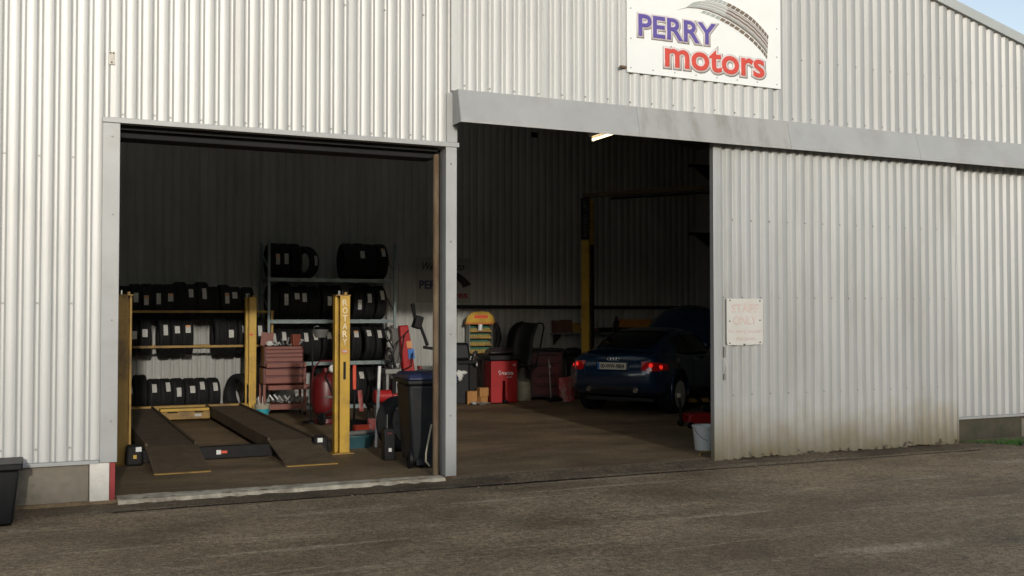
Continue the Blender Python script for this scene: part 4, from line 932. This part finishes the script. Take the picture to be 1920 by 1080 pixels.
# spoiler on the tail
sp_ = MB(); P = []
for i in range(21):
    x = -.58 + 1.16 * i / 20; b = abs(x) / .58
    P.append([(x, .20 + .09 * b ** 2, .945 - .03 * b), (x, .12 + .12 * b ** 2, 1.0 - .05 * b * b), (x, .24 + .10 * b * b, 1.005 - .05 * b * b), (x, .34 + .06 * b * b, .95 - .02 * b)])
sp_.grid(P, True).build('spoiler', NAVY, car, smooth=60)
MB().bx((-.45, .01, .33), (.45, .05, .43)).build('bumper_vent', CARBLK, car, bevel=.01)
for x in (-.42, .42): MB().lathe([(.042, 0), (.046, -.02), (.046, .10), (.036, .10), (.036, -.015)], 18, Matrix.Translation((x, -.005, .345)) @ Matrix.Rotation(-pi / 2, 4, 'X')).build('exhaust_pipe', CHROME, car, smooth=40)
MB().bx((-.62, .3, .14), (.62, 3.8, .20)).build('underbody', CARBLK, car)
for s in (-1, 1):
    for y in (.80, 3.20):
        MB().tube([(s * (.872 if y < 1 else .872), y + .375 * cos(a), .305 + .375 * sin(a)) for a in [R(-12 + 204 * i / 24) for i in range(25)]], .022).build('arch_lip', NAVY, car, smooth=60)
        MB().lathe([(.36, 0), (.36, .22)], 30, Matrix.Translation((s * .60, y, .305)) @ Matrix.Rotation(s * pi / 2, 4, 'Y')).build('wheel_well', CARBLK, car)
        wh = bpy.data.objects.new('wheel', TYW) if False else None
# wheels
TW = tyre_mesh('tyre', .312, .225)
rimb = MB(); RX = Matrix.Rotation(pi / 2, 4, 'Y')
rimb.lathe([(.228, -.10), (.222, -.085), (.205, -.06), (.20, .09), (.215, .10), (.232, .105), (.232, .11), (.20, .112)], 36, RX)
for k in range(6):
    a = 2 * pi * k / 6
    for da in (-.09, .09):
        c0 = Vector((.085, .055 * cos(a + da * 3), .055 * sin(a + da * 3))); c1 = Vector((.10, .215 * cos(a + da * 1.2), .215 * sin(a + da * 1.2)))
        rimb.cyl(c0, c1, .020, .016, 8)
rimb.lathe([(0, .075), (.07, .075), (.062, .10), (.03, .108), (0, .108)], 20, RX)
RW = rimb.mesh('rim', mat('alloy', (.60, .60, .58), .35, .4, .05, 8), 40)
DISC = MB().lathe([(0, .02), (.15, .02), (.15, .04), (0, .04)], 24, RX).mesh('brake_disc', DARKST)
for s in (-1, 1):
    for y in (.80, 3.20):
        t_ = bpy.data.objects.new('wheel', TW); COL.objects.link(t_); t_.parent = car; t_.location = (s * .768, y, .242); t_.rotation_euler = (0, 0, 0 if s > 0 else pi)
        link('rim', RW, t_); link('brake_disc', DISC, t_)
# side details
side = lambda s: (lambda p: (Vector((s * 1.6, p[0], p[1])), Vector((-s, 0, 0))))
for s in (-1, 1):
    for pth in ([(1.50, .30 + .6 * i / 8) for i in range(9)], [(2.72, .30 + .58 * i / 8) for i in range(9)], [(1.5 + 1.22 * i / 10, .30) for i in range(11)]):
        pts = [bvh.ray_cast(*side(s)(p))[0] for p in pth]; pts = [p + Vector((s * .002, 0, 0)) for p in pts if p is not None]
        if len(pts) > 2: MB().tube(pts, .0035, 5).build('door_seam', CARBLK, car)
    h = bvh.ray_cast(*side(s)((1.68, .80)))[0]; MB().tube([(h.x, 1.60, .80), (h.x + s * .03, 1.63, .803), (h.x + s * .03, 1.78, .808), (h.x, 1.81, .81)], .011).build('door_handle', CHROME, car)
    mr_ = MB().blob((s * .93, 2.50, .98), (.20, .11, .13), 2, amp=.03); mr_.build('mirror', NAVY, car, smooth=60)
h = bvh.ray_cast(*side(1)((.86, .80)))[0]
MB().lathe([(.075, 0), (.08, .006), (.06, .010), (0, .010)], 22, Matrix.Translation((h.x - .004, .80, .79)) @ Matrix.Rotation(pi / 2, 4, 'Y')).build('fuel_cap', CHROME, car)
# raised bonnet
P = []
for i in range(13):
    v = i / 12; ww = .70 - .10 * v ** 2; row = []
    for k in range(13):
        u = k / 12 * 2 - 1; yy = 1.12 * v * (1 - .10 * u * u); row.append((ww * u, yy, .10 * (1 - u * u) + .06 * sin(pi * v) - .06 * v * v))
    P.append(row)
bn_ = MB().grid(P).build('bonnet', NAVY, car, (0, 2.80, .97), (R(43), 0, 0), smooth=60); so_ = bn_.modifiers.new('s', 'SOLIDIFY'); so_.thickness = .02
MB().cyl((.45, 3.4, .75), (.42, 3.35, 1.52), .008, n=8).build('bonnet_prop', DARKST, car)
MB().bx((-.55, 2.95, .60), (.55, 3.7, .80)).build('engine', DARKST, car, bevel=.03)

# ------------------------------------------------------------------ near the right edge of the opening
wbk = bucket('bucket', 'white plastic bucket at the edge of the sliding door', (7.43, .62, 0), .115, .145, .30, WPL)
jk = thing('trolley_jack', 'red and black trolley jack behind the white bucket', 'trolley jack', (8.95, 2.75, 0), R(-10))
for y in (-.14, .14): MB().box((0, y, .13), (.70, .03, .12), None, (.9, 1)).build('side_plate', RED, jk, bevel=.01)
MB().bx((-.28, -.12, .16), (.1, .12, .205)).build('top_plate', RED, jk, bevel=.008)
MB().cyl((-.05, 0, .28), (.3, 0, .24), .05, n=14).build('ram', BLACKP, jk)
MB().box((.2, 0, .29), (.16, .2, .16)).build('pump_box', mat('grey_box', (.10, .12, .14), .5), jk, bevel=.01)
MB().cyl((-.38, 0, .06), (-.42, .0, .44), .022, n=10).build('handle', DARKST, jk)
MB().lathe([(0, .44), (.035, .44), (.035, .50), (0, .50)], 12, Matrix.Translation((-.42, 0, 0))).build('knob', CREAM, jk)
for x in (-.32, .30):
    for y in (-.18, .18): MB().cyl((x, y - .015, .05), (x, y + .015, .05), .05, n=14).build('wheel', BLACKP, jk)
tag(MB().tube([(7.05, .18, .012), (7.2, .35, .014), (7.38, .30, .012), (7.55, .42, .012), (7.7, .2, .012)], .012).build('air_hose', YELD, None), 'dirty yellow air hose lying on the floor by the white bucket', 'hose')
# fluorescent lamp
fx = thing('fluorescent_lamp', 'lit fluorescent tube hanging in the right bay', 'lamp', (7.44, 2.72, 4.24))
MB().bx((-.05, -.78, .04), (.05, .74, .10)).build('batten', MIRR, fx, bevel=.006)
MB().cyl((0, -.72, 0), (0, .70, 0), .019, n=14).build('tube', TUBE, fx)
for y in (-.74, .71): MB().bx((-.02, y - .015, -.025), (.02, y + .015, .039)).build('lamp_holder', WPL, fx)
for y in (-.6, .6): MB().cyl((0, y, .10), (0, y, roofz(7.44) - 4.26), .004, n=6).build('hanger', DARKST, fx)

# ------------------------------------------------------------------ outside left: black trough
tr = thing('black_trough', 'black plastic trough on the ground against the left plinth', 'trough', (-.62, -.45, -.059))
MB().box((0, 0, .23), (.90, .36, .44), None, (1.10, 1.12)).build('body', BLACKP, tr, bevel=.02)
MB().box((0, 0, .48), (1.04, .46, .055)).build('rim', BLACKP, tr, bevel=.012)
for x in (-.25, 0, .25): MB().box((x, -.200, .22), (.05, .03, .36), (R(-3), 0, 0)).build('rib', BLACKP, tr, bevel=.008)
gt = MB(); rq = random.Random(31)
for k in range(900):
    x = rq.uniform(-2, 12.5); y = -.30 - abs(rq.gauss(0, 1)) * (.35 if rq.random() < .6 else 2.2); q_ = rq.uniform(.003, .011)
    gt.box((x, y, -.06 + q_ * .3), (q_ * 2, q_ * 1.5, q_), (rq.uniform(-.4, .4), rq.uniform(-.4, .4), rq.uniform(0, 3)), (.6, .6))
q = gt.build('grit', mat('grit_stone', (.22, .17, .12), .9, 0, .4, 3), None, smooth=0); q['kind'] = 'stuff'; tag(q, 'loose grit scattered on the yard before the workshop', 'grit')
# grass and painted kerb at the right corner
GR = mat('grass', (.07, .19, .03), .7, 0, .35, 12)
gm = MB(); rg_ = random.Random(9)
for k in range(5200):
    u = rg_.random(); x = 10.95 + 2.0 * u; y = -.03 - rg_.random() * (.08 + .36 * min(1, u * 2.0)); h = rg_.uniform(.03, .09) * (.6 + .4 * rg_.random()); a = rg_.uniform(0, 2 * pi)
    dx, dy = .006 * cos(a), .006 * sin(a); lx, ly = rg_.uniform(-.03, .03), rg_.uniform(-.03, .03)
    gm.add([(x - dx, y - dy, -.062), (x + dx, y + dy, -.062), (x + lx, y + ly, -.06 + h)], [(0, 1, 2)])
q = gm.build('grass', GR, None, smooth=0); q['kind'] = 'stuff'; tag(q, 'short green grass growing at the foot of the right plinth', 'grass')
kb = MB(); P = []
KB = mat('worn_kerb_paint', (.60, .52, .45), .7, 0, .15, 6, .1, 50, dirt=(.38, .10, .07), dscale=5, damt=.95)
for i in range(13):
    t = i / 12; x = 11.62 + 1.6 * t; y = -.50 + .30 * t - .08 * t * (1 - t)
    P.append([(x, y - .035, -.06), (x, y - .03, -.02), (x, y + .03, -.02), (x, y + .035, -.06)])
tag(kb.grid(P, True).build('kerb_edging', KB, None, smooth=30), 'low kerb edging with worn red and white paint before the grass', 'kerb')
